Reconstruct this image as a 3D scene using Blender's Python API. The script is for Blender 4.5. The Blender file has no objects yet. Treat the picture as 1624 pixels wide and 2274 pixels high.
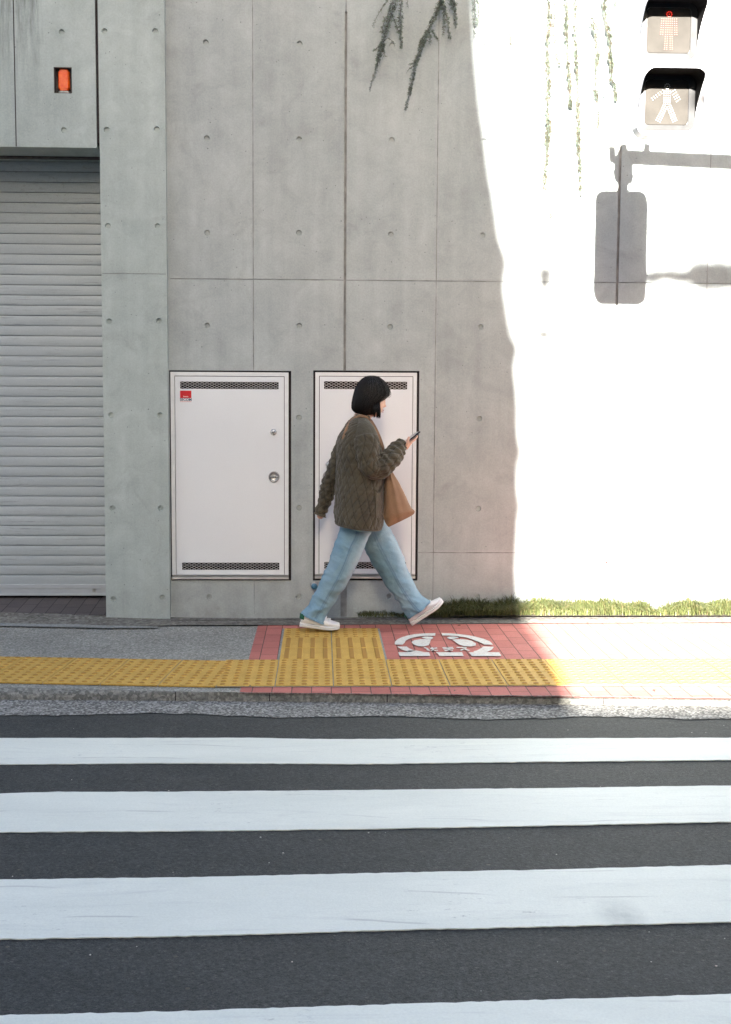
import bpy, math, random
from mathutils import Vector as V, Matrix, noise as NZ
R = math.radians
SC = bpy.context.scene
COL = SC.collection
rnd = random.Random(7)

# ------------------------------------------------------------------ camera
F_PX, TILT, YAW, ROLL, H = 2750.0, 0.0935, 0.0362, -0.0056, 1.482
CU, CV = 812.0, 1137.0                      # half of 1624 x 2274 working pixels
D = 8.23                                    # wall face
c, s = math.cos(YAW), math.sin(YAW)
r0, f0 = V((c, -s, 0)), V((s, c, 0))
FW = (f0*math.cos(TILT) - V((0, 0, 1))*math.sin(TILT))
U0 = (f0*math.sin(TILT) + V((0, 0, 1))*math.cos(TILT))
cr, sr = math.cos(ROLL), math.sin(ROLL)
RT = r0*cr - U0*sr
UP = r0*sr + U0*cr
CAM = V((0, 0, H))
cd = bpy.data.cameras.new('camera'); cam = bpy.data.objects.new('camera', cd); COL.objects.link(cam)
cd.sensor_fit = 'VERTICAL'; cd.sensor_height = 36; cd.lens = F_PX/2274*36
cd.clip_start = 0.05; cd.clip_end = 500
cam.matrix_world = Matrix(((RT.x, UP.x, -FW.x, 0), (RT.y, UP.y, -FW.y, 0), (RT.z, UP.z, -FW.z, H), (0, 0, 0, 1)))
SC.camera = cam
def ray(u, v): return FW + RT*((u-CU)/F_PX) - UP*((v-CV)/F_PX)
def onY(u, v, Y=D): d = ray(u, v); return CAM + d*(Y/d.y)
def onZ(u, v, z=0.0): d = ray(u, v); return CAM + d*((z-H)/d.z)
def WX(u, v=1137): return onY(u, v).x
def WZ(v, u=812): return onY(u, v).z

# ------------------------------------------------------------------ light
SIG = CAM + ray(1488, 147)*6.28             # centre of the pedestrian signal, measured
SHD = onY(1379, 552)                        # its shadow on the wall
L = (SHD-SIG).normalized()                  # the way the sunlight travels
el = math.asin(-L.z); az = math.atan2(-L.x, -L.y)
W = bpy.data.worlds.new('World'); SC.world = W; W.use_nodes = True
nt = W.node_tree; bg = nt.nodes['Background']
sky = nt.nodes.new('ShaderNodeTexSky'); sky.sky_type = 'NISHITA'; sky.sun_disc = False
sky.sun_elevation = el; sky.sun_rotation = az
sky.air_density = 0.75; sky.dust_density = 4.0; sky.ozone_density = 0.0
nt.links.new(sky.outputs[0], bg.inputs[0]); bg.inputs[1].default_value = 0.05
ld = bpy.data.lights.new('sun', 'SUN'); ld.energy = 5.0; ld.angle = R(0.5); ld.color = (1, .955, .89)
sun = bpy.data.objects.new('sun', ld); COL.objects.link(sun)
sun.rotation_euler = L.to_track_quat('-Z', 'Y').to_euler(); sun.location = (0, -10, 12)
SC.view_settings.view_transform = 'Standard'; SC.view_settings.look = 'None'
SC.view_settings.gamma = 1; SC.view_settings.use_curve_mapping = False
SC.view_settings.exposure = 3.66
SC.render.engine = 'CYCLES'
SC.cycles.max_bounces = 6

# ------------------------------------------------------------------ helpers
class MB:
    def __init__(s): s.v = []; s.f = []; s.m = []
    def add(s, vs, fs, mi=0):
        n = len(s.v); s.v += [tuple(p) for p in vs]; s.f += [tuple(n+i for i in q) for q in fs]; s.m += [mi]*len(fs); return s
    def box(s, a, b, mi=0):
        x0, y0, z0 = a; x1, y1, z1 = b
        return s.add([(x0,y0,z0),(x1,y0,z0),(x1,y1,z0),(x0,y1,z0),(x0,y0,z1),(x1,y0,z1),(x1,y1,z1),(x0,y1,z1)],
            [(3,2,1,0),(4,5,6,7),(0,1,5,4),(1,2,6,5),(2,3,7,6),(3,0,4,7)], mi)
    def quad(s, a, b, c_, d, mi=0): return s.add([a, b, c_, d], [(0,1,2,3)], mi)
    def prism(s, pts, ax, mi=0):            # pts polygon (3D), extruded by vector ax
        n = len(pts); ax = V(ax); vs = [V(p) for p in pts] + [V(p)+ax for p in pts]
        return s.add(vs, [tuple(range(n))[::-1], tuple(range(n, 2*n))] + [(i, (i+1) % n, n+(i+1) % n, n+i) for i in range(n)], mi)
    def tube(s, pts, rad, n=8, mi=0, cap=True):
        pts = [V(p) for p in pts]; k = len(pts); rad = rad if hasattr(rad, '__len__') else [rad]*k
        rings = []; prev = None
        for i in range(k):
            t = (pts[min(i+1, k-1)]-pts[max(i-1, 0)]).normalized()
            if prev is None: a = t.orthogonal().normalized()
            else: a = (prev - t*prev.dot(t)).normalized()
            prev = a; b = t.cross(a)
            rings.append([pts[i]+(a*math.cos(q)+b*math.sin(q))*rad[i] for q in [2*math.pi*j/n for j in range(n)]])
        vs = [p for r_ in rings for p in r_]
        fs = [(i*n+j, i*n+(j+1) % n, (i+1)*n+(j+1) % n, (i+1)*n+j) for i in range(k-1) for j in range(n)]
        if cap: fs += [tuple(range(n))[::-1], tuple(range((k-1)*n, k*n))]
        return s.add(vs, fs, mi)
    def lathe(s, prof, C, ax, n=24, mi=0):  # prof [(r, h)] round axis ax through C
        ax = V(ax).normalized(); a = ax.orthogonal().normalized(); b = ax.cross(a); C = V(C); k = len(prof)
        vs = [C+ax*h+(a*math.cos(2*math.pi*j/n)+b*math.sin(2*math.pi*j/n))*r for r, h in prof for j in range(n)]
        fs = [(i*n+j, i*n+(j+1) % n, (i+1)*n+(j+1) % n, (i+1)*n+j) for i in range(k-1) for j in range(n)]
        fs += [tuple(range(n))[::-1], tuple(range((k-1)*n, k*n))]
        return s.add(vs, fs, mi)
    def build(s, name, mats, parent=None, smooth=False):
        me = bpy.data.meshes.new(name); me.from_pydata(s.v, [], s.f)
        mats = mats if isinstance(mats, (list, tuple)) else [mats]
        for m in mats: me.materials.append(m)
        if len(mats) > 1: me.polygons.foreach_set('material_index', s.m)
        if smooth: me.polygons.foreach_set('use_smooth', [True]*len(me.polygons))
        me.update(); o = bpy.data.objects.new(name, me); COL.objects.link(o)
        if parent: attach(o, parent)
        return o
def attach(o, p):
    o.parent = p; o.matrix_parent_inverse = world(p).inverted()
def world(o):
    m = Matrix.LocRotScale(o.location, o.rotation_euler, o.scale)
    return m if not o.parent else world(o.parent) @ o.matrix_parent_inverse @ m
def tag(o, label=None, cat=None, group=None, kind=None):
    for k, x in (('label', label), ('category', cat), ('group', group), ('kind', kind)):
        if x: o[k] = x
    return o
def thing(name, loc, label, cat, group=None):
    o = bpy.data.objects.new(name, None); COL.objects.link(o); o.location = loc; o.empty_display_size = .1
    return tag(o, label, cat, group)
def dupmesh(src, name, parent, off):
    o = src.copy(); o.name = name; COL.objects.link(o); o.parent = None; o.matrix_parent_inverse = Matrix(); o.location = V(src.location)+V(off); attach(o, parent); return o
def bevel(o, w, seg=2):
    m = o.modifiers.new('bevel', 'BEVEL'); m.width = w; m.segments = seg; m.limit_method = 'ANGLE'; m.angle_limit = R(40); return o

# ------------------------------------------------------------------ materials
class NT:
    def __init__(s, name):
        s.m = bpy.data.materials.new(name); s.m.use_nodes = True; s.t = s.m.node_tree; s.b = s.t.nodes['Principled BSDF']
        s.co = s.n('ShaderNodeTexCoord').outputs['Object']
    def n(s, t, **k):
        x = s.t.nodes.new(t)
        for a, b in k.items(): setattr(x, a, b)
        return x
    def link(s, a, b): s.t.links.new(a, b)
    def put(s, sock, v):
        if isinstance(v, bpy.types.NodeSocket): s.link(v, sock)
        else: sock.default_value = v
    def map(s, sc=(1, 1, 1), loc=(0, 0, 0), rot=(0, 0, 0), src=None):
        m = s.n('ShaderNodeMapping'); s.link(src or s.co, m.inputs[0]); m.inputs[1].default_value = loc; m.inputs[2].default_value = rot; m.inputs[3].default_value = sc; return m.outputs[0]
    def noise(s, scale, detail=3, rough=.55, src=None, dist=0):
        x = s.n('ShaderNodeTexNoise'); s.link(src or s.co, x.inputs['Vector']); x.inputs['Scale'].default_value = scale; x.inputs['Detail'].default_value = detail; x.inputs['Roughness'].default_value = rough; x.inputs['Distortion'].default_value = dist; return x.outputs['Fac']
    def vor(s, scale, src=None, feat='F1', out='Distance'):
        x = s.n('ShaderNodeTexVoronoi', feature=feat); s.link(src or s.co, x.inputs['Vector']); x.inputs['Scale'].default_value = scale; return x.outputs[out]
    def ramp(s, fac, p0, p1, a=0.0, b=1.0):
        x = s.n('ShaderNodeMapRange'); x.clamp = True; s.put(x.inputs[0], fac); x.inputs[1].default_value = p0; x.inputs[2].default_value = p1; x.inputs[3].default_value = a; x.inputs[4].default_value = b; return x.outputs[0]
    def math(s, op, a, b=0.0):
        x = s.n('ShaderNodeMath', operation=op); s.put(x.inputs[0], a); s.put(x.inputs[1], b); return x.outputs[0]
    def mix(s, f, a, b, mode='MIX'):
        x = s.n('ShaderNodeMix', data_type='RGBA', blend_type=mode); s.put(x.inputs[0], f)
        s.put(x.inputs[6], a if isinstance(a, bpy.types.NodeSocket) else (*a, 1)); s.put(x.inputs[7], b if isinstance(b, bpy.types.NodeSocket) else (*b, 1)); return x.outputs[2]
    def xyz(s, src=None):
        x = s.n('ShaderNodeSeparateXYZ'); s.link(src or s.co, x.inputs[0]); return x.outputs
    def scale(s, col, f):                   # colour times a number
        x = s.n('ShaderNodeVectorMath', operation='SCALE'); s.link(col, x.inputs[0]); s.put(x.inputs['Scale'], f); return x.outputs[0]
    def bump(s, h, st=.3, d=.005, prev=None):
        x = s.n('ShaderNodeBump'); x.inputs['Strength'].default_value = st; x.inputs['Distance'].default_value = d; s.put(x.inputs['Height'], h)
        if prev: s.link(prev, x.inputs['Normal'])
        return x.outputs[0]
    def done(s, col, rough=.8, normal=None, metal=0, spec=.5):
        s.put(s.b.inputs['Base Color'], col if isinstance(col, bpy.types.NodeSocket) else (*col, 1))
        s.put(s.b.inputs['Roughness'], rough); s.b.inputs['Metallic'].default_value = metal; s.b.inputs['Specular IOR Level'].default_value = spec
        if normal: s.link(normal, s.b.inputs['Normal'])
        return s.m
def plain(name, col, rough=.6, metal=0, var=.12, sc=30, bump=.0, spec=.5):
    k = NT(name); n1 = k.noise(sc, 4); base = k.mix(k.ramp(n1, .3, .7), tuple(x*(1-var) for x in col), tuple(min(1, x*(1+var)) for x in col))
    return k.done(base, k.ramp(n1, .3, .7, max(0, rough-.07), min(1, rough+.07)), k.bump(n1, bump, .002) if bump else None, metal, spec)
def concrete(name, lo, hi, streak=0.0, stain=None):
    k = NT(name)
    big = k.noise(1.3, 5, .6); med = k.noise(5.5, 5, .65, dist=.6); fine = k.noise(95, 3, .7)
    vert = k.noise(2.2, 4, .6, src=k.map((4.5, 1, .35)))
    c1 = k.mix(k.ramp(big, .32, .7), lo, hi)
    c1 = k.scale(c1, k.ramp(med, .25, .75, .86, 1.12))
    c1 = k.scale(c1, k.ramp(vert, .3, .7, .92, 1.06))
    c1 = k.scale(c1, k.ramp(fine, .25, .75, .9, 1.1))
    # every formwork panel took its own tone
    x, y, z = k.xyz()
    fx = k.math('FLOOR', k.math('DIVIDE', k.math('SUBTRACT', x, -.435), .6)); fz = k.math('FLOOR', k.math('DIVIDE', k.math('SUBTRACT', z, .45), 1.8))
    cb = k.n('ShaderNodeCombineXYZ'); k.link(fx, cb.inputs[0]); k.link(fz, cb.inputs[1])
    wn = k.n('ShaderNodeTexWhiteNoise', noise_dimensions='2D'); k.link(cb.outputs[0], wn.inputs['Vector'])
    c1 = k.scale(c1, k.ramp(wn.outputs['Value'], 0, 1, .965, 1.03))
    # pores
    pv = k.vor(21, src=k.map((1, 0, 1))); sel = k.noise(3.1, 2)
    pore = k.math('MULTIPLY', k.ramp(pv, .055, .085, 1, 0), k.ramp(sel, .44, .54))
    pv2 = k.vor(6.3, src=k.map((1, 0, 1), (3, 0, 5))); pore2 = k.ramp(pv2, .022, .034, 1, 0)
    pore = k.math('MAXIMUM', pore, pore2)
    c1 = k.mix(k.math('MULTIPLY', pore, .62), c1, (.09, .09, .085))
    # damp near the foot and a few darker blotches
    bl = k.ramp(k.noise(2.7, 6, .7, src=k.map((1, 1, 1), (7, 3, 1)), dist=1), .56, .72)
    c1 = k.mix(k.math('MULTIPLY', bl, .34), c1, (.2, .205, .2))
    foot = k.math('MULTIPLY', k.ramp(z, .35, 0, 0, 1), k.ramp(k.noise(6, 5, .7, src=k.map((1, 1, .6))), .35, .65))
    c1 = k.mix(k.math('MULTIPLY', foot, .4), c1, (.17, .165, .14))
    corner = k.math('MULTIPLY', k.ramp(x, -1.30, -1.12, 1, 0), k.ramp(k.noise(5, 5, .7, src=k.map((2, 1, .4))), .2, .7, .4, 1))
    if not stain: c1 = k.mix(k.math('MULTIPLY', corner, .4), c1, (.24, .22, .20))  # brownish dark strip beside the pillar: corner shade and dirt painted together
    if stain:                               # dark algae runs from the top edge, x below stain[0]
        run = k.noise(4.2, 5, .7, src=k.map((5, 1, .5)))
        m = k.math('MULTIPLY', k.ramp(run, .42, .68), k.math('MULTIPLY', k.ramp(z, 3.3, 4.1), k.ramp(x, stain[0], stain[1], 1, 0)))
        c1 = k.mix(k.math('MULTIPLY', m, .85), c1, (.09, .10, .095))
    h = k.math('ADD', k.math('MULTIPLY', fine, .5), k.math('MULTIPLY', med, 1.5)); h = k.math('SUBTRACT', h, k.math('MULTIPLY', pore, 1.2))
    return k.done(c1, .82, k.bump(h, .35, .003), spec=.3)
M = {}
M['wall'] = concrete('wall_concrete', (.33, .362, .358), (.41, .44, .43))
M['pillar'] = concrete('pillar_concrete', (.36, .41, .395), (.425, .475, .455), stain=(-1.80, -1.74))
M['joint'] = plain('joint_concrete', (.25, .255, .25), .9, sc=9, var=.45)
M['slot'] = plain('slot_concrete', (.27, .27, .262), .85, sc=14, var=.3)
M['dark'] = plain('dark_gap', (.02, .017, .018), .9)
M['gap'] = plain('sealant_gap', (.035, .03, .032), .9, sc=60, var=.4, bump=.3)
M['white_metal'] = (lambda k: k.done(k.scale(k.mix(k.ramp(k.noise(1.5, 4), .3, .7), (.68, .70, .715), (.72, .74, .75)), k.ramp(k.noise(400, 2), .3, .7, .95, 1.04)), .5, k.bump(k.noise(500, 2), .25, .0006)))(NT('painted_steel'))
M['frame_metal'] = plain('painted_frame', (.70, .715, .715), .45, var=.04)
M['steel'] = plain('brushed_steel', (.55, .55, .54), .28, metal=1, sc=90)
M['sill'] = plain('sill_steel', (.62, .61, .58), .42, metal=.7, sc=14)
M['steel_dull'] = plain('dull_steel', (.42, .41, .39), .35, metal=1, sc=90)
M['mesh'] = plain('grille_mesh', (.5, .5, .5), .5)
M['red_sign'] = plain('red_sticker', (.55, .008, .012), .4, var=.05)
M['navy'] = plain('navy_print', (.02, .06, .10), .5)
M['pale'] = plain('pale_print', (.75, .75, .75), .5, var=.02)
M['gold_print'] = plain('pale_red_print', (.85, .6, .55), .5, var=.02)
def shutter_mat():
    k = NT('shutter_steel'); a = k.noise(3, 4, src=k.map((.4, 1, 1))); x, y, z = k.xyz()
    col = k.scale(k.mix(k.ramp(a, .3, .7), (.375, .413, .428), (.44, .476, .49)), k.ramp(k.noise(180, 2), .3, .7, .94, 1.06))
    sc_ = k.noise(7, 5, .75, src=k.map((.5, 1, 14))); band = k.ramp(k.noise(1.3, 2, src=k.map((1, 1, 1), (2, 0, 0))), .45, .6)
    m = k.math('MULTIPLY', k.ramp(sc_, .56, .66), band)
    col = k.mix(k.math('MULTIPLY', m, .55), col, (.1, .1, .1))
    sp = k.ramp(k.noise(32, 4, .8, src=k.map((1, 1, 2))), .56, .64); col = k.mix(k.math('MULTIPLY', sp, k.ramp(z, 2.4, 3.0, 0, .35)), col, (.2, .19, .17))
    return k.done(col, .5, k.bump(k.noise(4, 3, src=k.map((1, 1, .2))), .2, .01), metal=.15)
M['shutter'] = shutter_mat()
M['alu'] = plain('aluminium_bar', (.47, .5, .52), .4, metal=.3, sc=8, var=.06)
def lens_mat(name, col, t=.5):
    k = NT(name); k.b.inputs['Transmission Weight'].default_value = t; return k.done(col, .22)
M['orange'] = (lambda k: k.done(k.mix(k.ramp(k.noise(40, 3), .3, .7), (.75, .07, .008), (.85, .13, .012)), .25, k.bump(k.math('SINE', k.math('MULTIPLY', k.xyz()[0], 700)), .25, .002)))(NT('orange_lens'))
M['black'] = plain('black_paint', (.0022, .0018, .002), .8, var=.2, spec=.15)
M['rust'] = plain('rusty_liner', (.07, .06, .055), .85, sc=50, var=.5)
def asphalt():
    k = NT('asphalt'); f = k.noise(260, 2, .8); g = k.noise(90, 3, .7); b = k.noise(1.1, 4); st = k.vor(120, out='Color')
    r = k.n('ShaderNodeSeparateColor'); k.link(st, r.inputs[0]); spk = k.ramp(r.outputs[0], .90, .97)
    big = k.vor(38, out='Color'); r2 = k.n('ShaderNodeSeparateColor'); k.link(big, r2.inputs[0]); d = k.vor(38)
    stone = k.math('MULTIPLY', k.ramp(r2.outputs[0], .985, .999), k.ramp(d, .3, .2))
    c1 = k.mix(k.ramp(b, .3, .7), (.032, .035, .034), (.042, .044, .042)); c1 = k.scale(c1, k.ramp(f, .3, .7, .5, 1.55)); c1 = k.scale(c1, k.ramp(g, .32, .68, .5, 1.6)); c1 = k.scale(c1, k.ramp(k.noise(7, 6, .75, src=k.map((.5, 1, 1))), .3, .7, .82, 1.16))
    c1 = k.mix(k.math('MULTIPLY', spk, k.ramp(k.noise(200, 1), .4, .7, .0, .5)), c1, (.16, .155, .14)); c1 = k.mix(k.math('MULTIPLY', stone, .35), c1, (.22, .19, .14))
    h = k.math('ADD', k.math('MULTIPLY', f, .6), g)
    return k.done(c1, .75, k.bump(h, .9, .006), spec=.4)
M['asphalt'] = asphalt()
def aggregate(name, lo, hi, sc=110, con=1.0):
    k = NT(name); f = k.noise(sc, 2, .8); v = k.vor(sc*.75, out='Color'); r = k.n('ShaderNodeSeparateColor'); k.link(v, r.inputs[0]); b = k.noise(2.2, 5)
    c1 = k.mix(k.ramp(r.outputs[1], .2, .95), lo, hi); c1 = k.scale(c1, k.ramp(f, .3, .7, 1-.35*con, 1+.35*con)); c1 = k.scale(c1, k.ramp(b, .3, .7, .86, 1.1))
    return k.done(c1, .85, k.bump(k.math('ADD', f, r.outputs[0]), .8, .006), spec=.3)
M['slab'] = aggregate('washed_aggregate', (.19, .19, .17), (.37, .37, .335), 130, .8)
M['gutter'] = aggregate('gutter_aggregate', (.10, .098, .09), (.38, .375, .35), 130, 1.0)
M['kerb'] = aggregate('kerb_concrete', (.13, .13, .115), (.27, .265, .235), 90, .8)
M['edging'] = aggregate('edging_concrete', (.11, .105, .09), (.21, .205, .18), 60, .9)
M['edging_light'] = aggregate('mortar_band', (.2, .21, .2), (.3, .31, .3), 120, .5)
def pavers(name, c1, c2, mort, w=.2, h=.1, rot=True, off=.5):
    k = NT(name); br = k.n('ShaderNodeTexBrick'); br.offset = off
    k.link(k.map((1, 1, 0), (.03, .045, 0), (0, 0, R(90) if rot else 0)), br.inputs['Vector'])
    br.inputs['Scale'].default_value = 1; br.inputs['Brick Width'].default_value = w; br.inputs['Row Height'].default_value = h
    br.inputs['Mortar Size'].default_value = .0028; br.inputs['Mortar Smooth'].default_value = .2
    br.inputs['Color1'].default_value = (*c1, 1); br.inputs['Color2'].default_value = (*c2, 1); br.inputs['Mortar'].default_value = (*mort, 1)
    g = k.noise(160, 2, .8); b = k.noise(4, 5, .7); c0 = k.scale(br.outputs['Color'], k.ramp(g, .3, .7, .85, 1.15)); c0 = k.scale(c0, k.ramp(b, .3, .7, .88, 1.08))
    c0 = k.mix(k.ramp(k.noise(9, 5, .8), .62, .75, 0, .3), c0, (.1, .09, .08))
    h_ = k.math('SUBTRACT', k.math('MULTIPLY', g, .25), br.outputs['Fac'])
    return k.done(c0, .85, k.bump(h_, .7, .006), spec=.25)
M['red_paver'] = pavers('red_pavers', (.37, .125, .105), (.44, .155, .13), (.10, .06, .05))
M['dark_paver'] = pavers('dark_threshold_pavers', (.085, .075, .075), (.11, .095, .093), (.03, .03, .03), off=.35)
def tactile():
    k = NT('tactile_yellow'); b = k.noise(5, 5, .7); g = k.noise(140, 3, .8); x, y, z = k.xyz()
    c0 = k.mix(k.ramp(b, .3, .7), (.43, .265, .06), (.56, .355, .085)); c0 = k.scale(c0, k.ramp(g, .3, .7, .82, 1.14))
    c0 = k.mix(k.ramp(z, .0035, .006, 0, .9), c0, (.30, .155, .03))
    c0 = k.mix(k.ramp(k.noise(11, 6, .8, dist=.5), .6, .74, 0, .45), c0, (.17, .13, .08))
    return k.done(c0, .8, k.bump(g, .4, .002), spec=.3)
M['tactile'] = tactile()
def paint():
    k = NT('road_paint'); a = k.noise(2.2, 6, .7, src=k.map((.35, 1.6, 1)), dist=.8); g = k.noise(150, 3, .7)
    c0 = k.mix(k.ramp(a, .3, .7), (.64, .665, .60), (.735, .755, .68)); c0 = k.scale(c0, k.ramp(g, .3, .7, .94, 1.05))
    sm = k.ramp(k.noise(5, 6, .75, src=k.map((.25, 2.2, 1), (3, 1, 0)), dist=1.5),   .54, .74, 0, .42); c0 = k.mix(sm, c0, (.42, .43, .42))
    sp = k.ramp(k.noise(70, 2, .8), .72, .78, 0, .5); c0 = k.mix(sp, c0, (.3, .3, .3))
    wr_ = k.noise(28, 6, .8, src=k.map((.6, 1.5, 1), (1, 5, 0))); zone = k.ramp(k.noise(1.6, 3, .6), .45, .62)
    c0 = k.mix(k.math('MULTIPLY', k.ramp(wr_, .60, .68), k.math('MULTIPLY', zone, .8)), c0, (.30, .31, .30))
    ln = k.n('ShaderNodeTexWave', wave_type='BANDS', bands_direction='Y'); k.link(k.map((1, 1, 1), rot=(0, 0, R(4))), ln.inputs[0]); ln.inputs['Scale'].default_value = 1.4; ln.inputs['Distortion'].default_value = 5; ln.inputs['Detail'].default_value = 3; ln.inputs['Detail Scale'].default_value = .5
    c0 = k.mix(k.math('MULTIPLY', k.ramp(ln.outputs['Fac'], .992, .999), k.ramp(k.noise(2.3, 4), .5, .6, 0, .4)), c0, (.3, .3, .29))
    d = k.n('ShaderNodeVectorMath', operation='DISTANCE'); k.link(k.map((1, .6, 1)), d.inputs[0]); pc = onZ(1380, 2032, -.04); d.inputs[1].default_value = (pc.x, pc.y*.6, pc.z)
    c0 = k.mix(k.math('MULTIPLY', k.ramp(d.outputs['Value'], .09, .0, 0, .55), k.ramp(k.noise(30, 4), .3, .6, .5, 1)), c0, (.22, .25, .25))
    return k.done(c0, .6, k.bump(k.math('ADD', g, a), .35, .003), spec=.4)
M['paint'] = paint()
M['marking'] = (lambda k: k.done(k.mix(k.ramp(k.noise(38, 6, .8), .55, .66, 0, .75), k.mix(k.ramp(k.noise(120, 3), .3, .7), (.45, .44, .41), (.60, .59, .55)), (.38, .17, .14)), .85))(NT('white_marking'))
def leafmat(name, a, b, t=.0):
    k = NT(name); i = k.n('ShaderNodeObjectInfo'); g = k.noise(60, 2, .6); g2 = k.noise(6, 3)
    c0 = k.mix(k.ramp(g, .3, .7), a, b); c0 = k.scale(c0, k.ramp(g2, .3, .7, .75, 1.2)); return k.done(c0, .55, spec=.35)
M['grass'] = leafmat('grass_blade', (.045, .055, .018), (.10, .115, .035))
M['straw'] = leafmat('straw_blade', (.12, .10, .04), (.2, .17, .08))
M['leaf'] = leafmat('rosemary_leaf', (.135, .175, .142), (.21, .26, .20))
M['leaf_dry'] = leafmat('dry_leaf', (.075, .05, .03), (.11, .075, .045))
M['stem'] = plain('woody_stem', (.055, .045, .035), .8)
M['tree_leaf'] = leafmat('tree_leaf', (.04, .07, .02), (.08, .12, .04))
M['soil'] = plain('soil', (.05, .04, .03), .95, sc=60, var=.5, bump=1)
# people
def skinmat():
    k = NT('skin'); g = k.noise(25, 3); k.b.inputs['Subsurface Weight'].default_value = .12; k.b.inputs['Subsurface Radius'].default_value = (.02, .008, .004); k.b.inputs['Subsurface Scale'].default_value = .4
    return k.done(k.mix(k.ramp(g, .3, .7), (.52, .30, .21), (.60, .37, .27)), .5)
M['skin'] = skinmat()
M['lip'] = plain('lip', (.42, .14, .12), .4, var=.05)
M['nail'] = plain('nail', (.62, .40, .34), .3, var=.05)
def hairmat():
    k = NT('hair'); a = k.noise(260, 2, .6, src=k.map((1, 1, .05))); return k.done(k.mix(k.ramp(a, .3, .7), (.0025, .0025, .003), (.009, .007, .006)), .42, spec=.28)
M['hair'] = hairmat()
def cloth(name, a, b, sc=420, rough=.85, attr=None, attrcol=(0, 0, 0), attrk=.6, fold=0.0):
    k = NT(name); w = k.noise(sc, 2, .7); g = k.noise(7, 5, .65)
    c0 = k.mix(k.ramp(g, .3, .7), a, b); c0 = k.scale(c0, k.ramp(w, .3, .7, .88, 1.12))
    if attr:
        at = k.n('ShaderNodeAttribute', attribute_name=attr); c0 = k.mix(k.math('MULTIPLY', at.outputs['Fac'], attrk), c0, attrcol)
    n_ = k.bump(k.noise(38, 4, .7, dist=.6), fold, .006) if fold else None
    m = k.done(c0, rough, k.bump(w, .25, .0008, n_), spec=.25); k.b.inputs['Sheen Weight'].default_value = .15; return m
M['jacket'] = cloth('quilted_olive', (.052, .045, .030), (.080, .069, .047), attr='seam', attrcol=(.010, .009, .007), attrk=1.0, fold=.9)
M['jacket_trim'] = cloth('olive_binding', (.05, .046, .034), (.065, .06, .045))
M['lining'] = cloth('dark_lining', (.02, .02, .018), (.03, .03, .027))
M['tan'] = cloth('tan_canvas', (.23, .14, .085), (.30, .185, .115), fold=.4)
M['shirt'] = cloth('beige_shirt', (.42, .38, .30), (.5, .45, .36))
def denim():
    k = NT('denim'); w = k.noise(500, 2, .7); g = k.noise(6, 5, .65, dist=.5)
    at = k.n('ShaderNodeAttribute', attribute_name='fade'); sm = k.n('ShaderNodeAttribute', attribute_name='seam')
    c0 = k.mix(k.ramp(g, .3, .7), (.135, .245, .325), (.21, .335, .42)); c0 = k.mix(at.outputs['Fac'], c0, (.40, .49, .54))
    c0 = k.scale(c0, k.ramp(w, .3, .7, .86, 1.14)); c0 = k.mix(k.math('MULTIPLY', sm.outputs['Fac'], .6), c0, (.07, .12, .2))
    return k.done(c0, .9, k.bump(w, .3, .0008, k.bump(k.noise(26, 4, .7, dist=.8), .6, .006)), spec=.2)
M['denim'] = denim()
M['shoe'] = plain('white_leather', (.74, .74, .74), .45, sc=25, var=.04, bump=.15)
M['sole'] = plain('white_rubber', (.70, .70, .69), .6, var=.05)
M['shoe_line'] = plain('sole_groove', (.4, .42, .43), .6)
M['green'] = plain('green_suede', (.012, .09, .055), .8)
M['phone'] = plain('phone_shell', (.02, .022, .026), .25)
M['phone_rim'] = plain('phone_rim', (.3, .31, .33), .3, metal=.8)
M['sock'] = cloth('dark_sock', (.02, .025, .03), (.03, .035, .04))
M['blue_cap'] = plain('blue_cap', (.05, .16, .25), .4)

# ------------------------------------------------------------------ the ground
ZR = -.045
def sheet(name, top, bot, z0f, mat, parent=None, thick=None):
    mb = MB()
    for (a, b), (d, e) in zip(zip(top, top[1:]), zip(bot, bot[1:])): mb.quad(d, e, b, a)
    if thick:
        for a, b in zip(bot, bot[1:]): mb.quad(V(a)-V((0, 0, thick)), V(b)-V((0, 0, thick)), b, a)
    o = mb.build(name, mat, parent)
    return o
def poly(us, vs):
    def f(u):
        if u <= us[0]: i = 0
        elif u >= us[-1]: i = len(us)-2
        else: i = max(j for j in range(len(us)-1) if us[j] <= u)
        return vs[i]+(vs[i+1]-vs[i])*(u-us[i])/(us[i+1]-us[i])
    return f
def clampf(us, vs):
    g = poly(us, vs); return lambda u: g(min(max(u, us[0]), us[-1]))
US = [-2600, -1400, -700, -200, 0, 120, 240, 380, 488, 560, 700, 812, 1000, 1200, 1400, 1624, 1900, 2600, 3600, 5200]
kback = clampf([0, 240, 488, 812, 1200, 1624], [1525, 1531, 1538, 1541, 1546, 1551])
kfront = clampf([0, 300, 600, 1000, 1300, 1624], [1554, 1556, 1558, 1562, 1565, 1568])
gutf = clampf([0, 300, 600, 1000, 1300, 1624], [1588, 1585, 1590, 1595, 1594, 1594])
efr = clampf([0, 240, 400, 560, 812, 1100, 1624], [1386, 1392, 1388, 1388, 1386, 1384, 1382])
ebk = clampf([0, 230, 380, 560, 812, 1100, 1624], [1361, 1367, 1371, 1373, 1371, 1366, 1364])
KB = [onZ(u, kback(u), 0) for u in US]
KF = [onZ(u, kfront(u), ZR) for u in US]
# road: one sheet to the horizon
mb = MB(); mb.quad((-80, -80, ZR-.004), (80, -80, ZR-.004), (80, D+.5, ZR-.004), (-80, D+.5, ZR-.004)); 
road = tag(mb.build('road', M['asphalt']), kind='structure')
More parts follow.
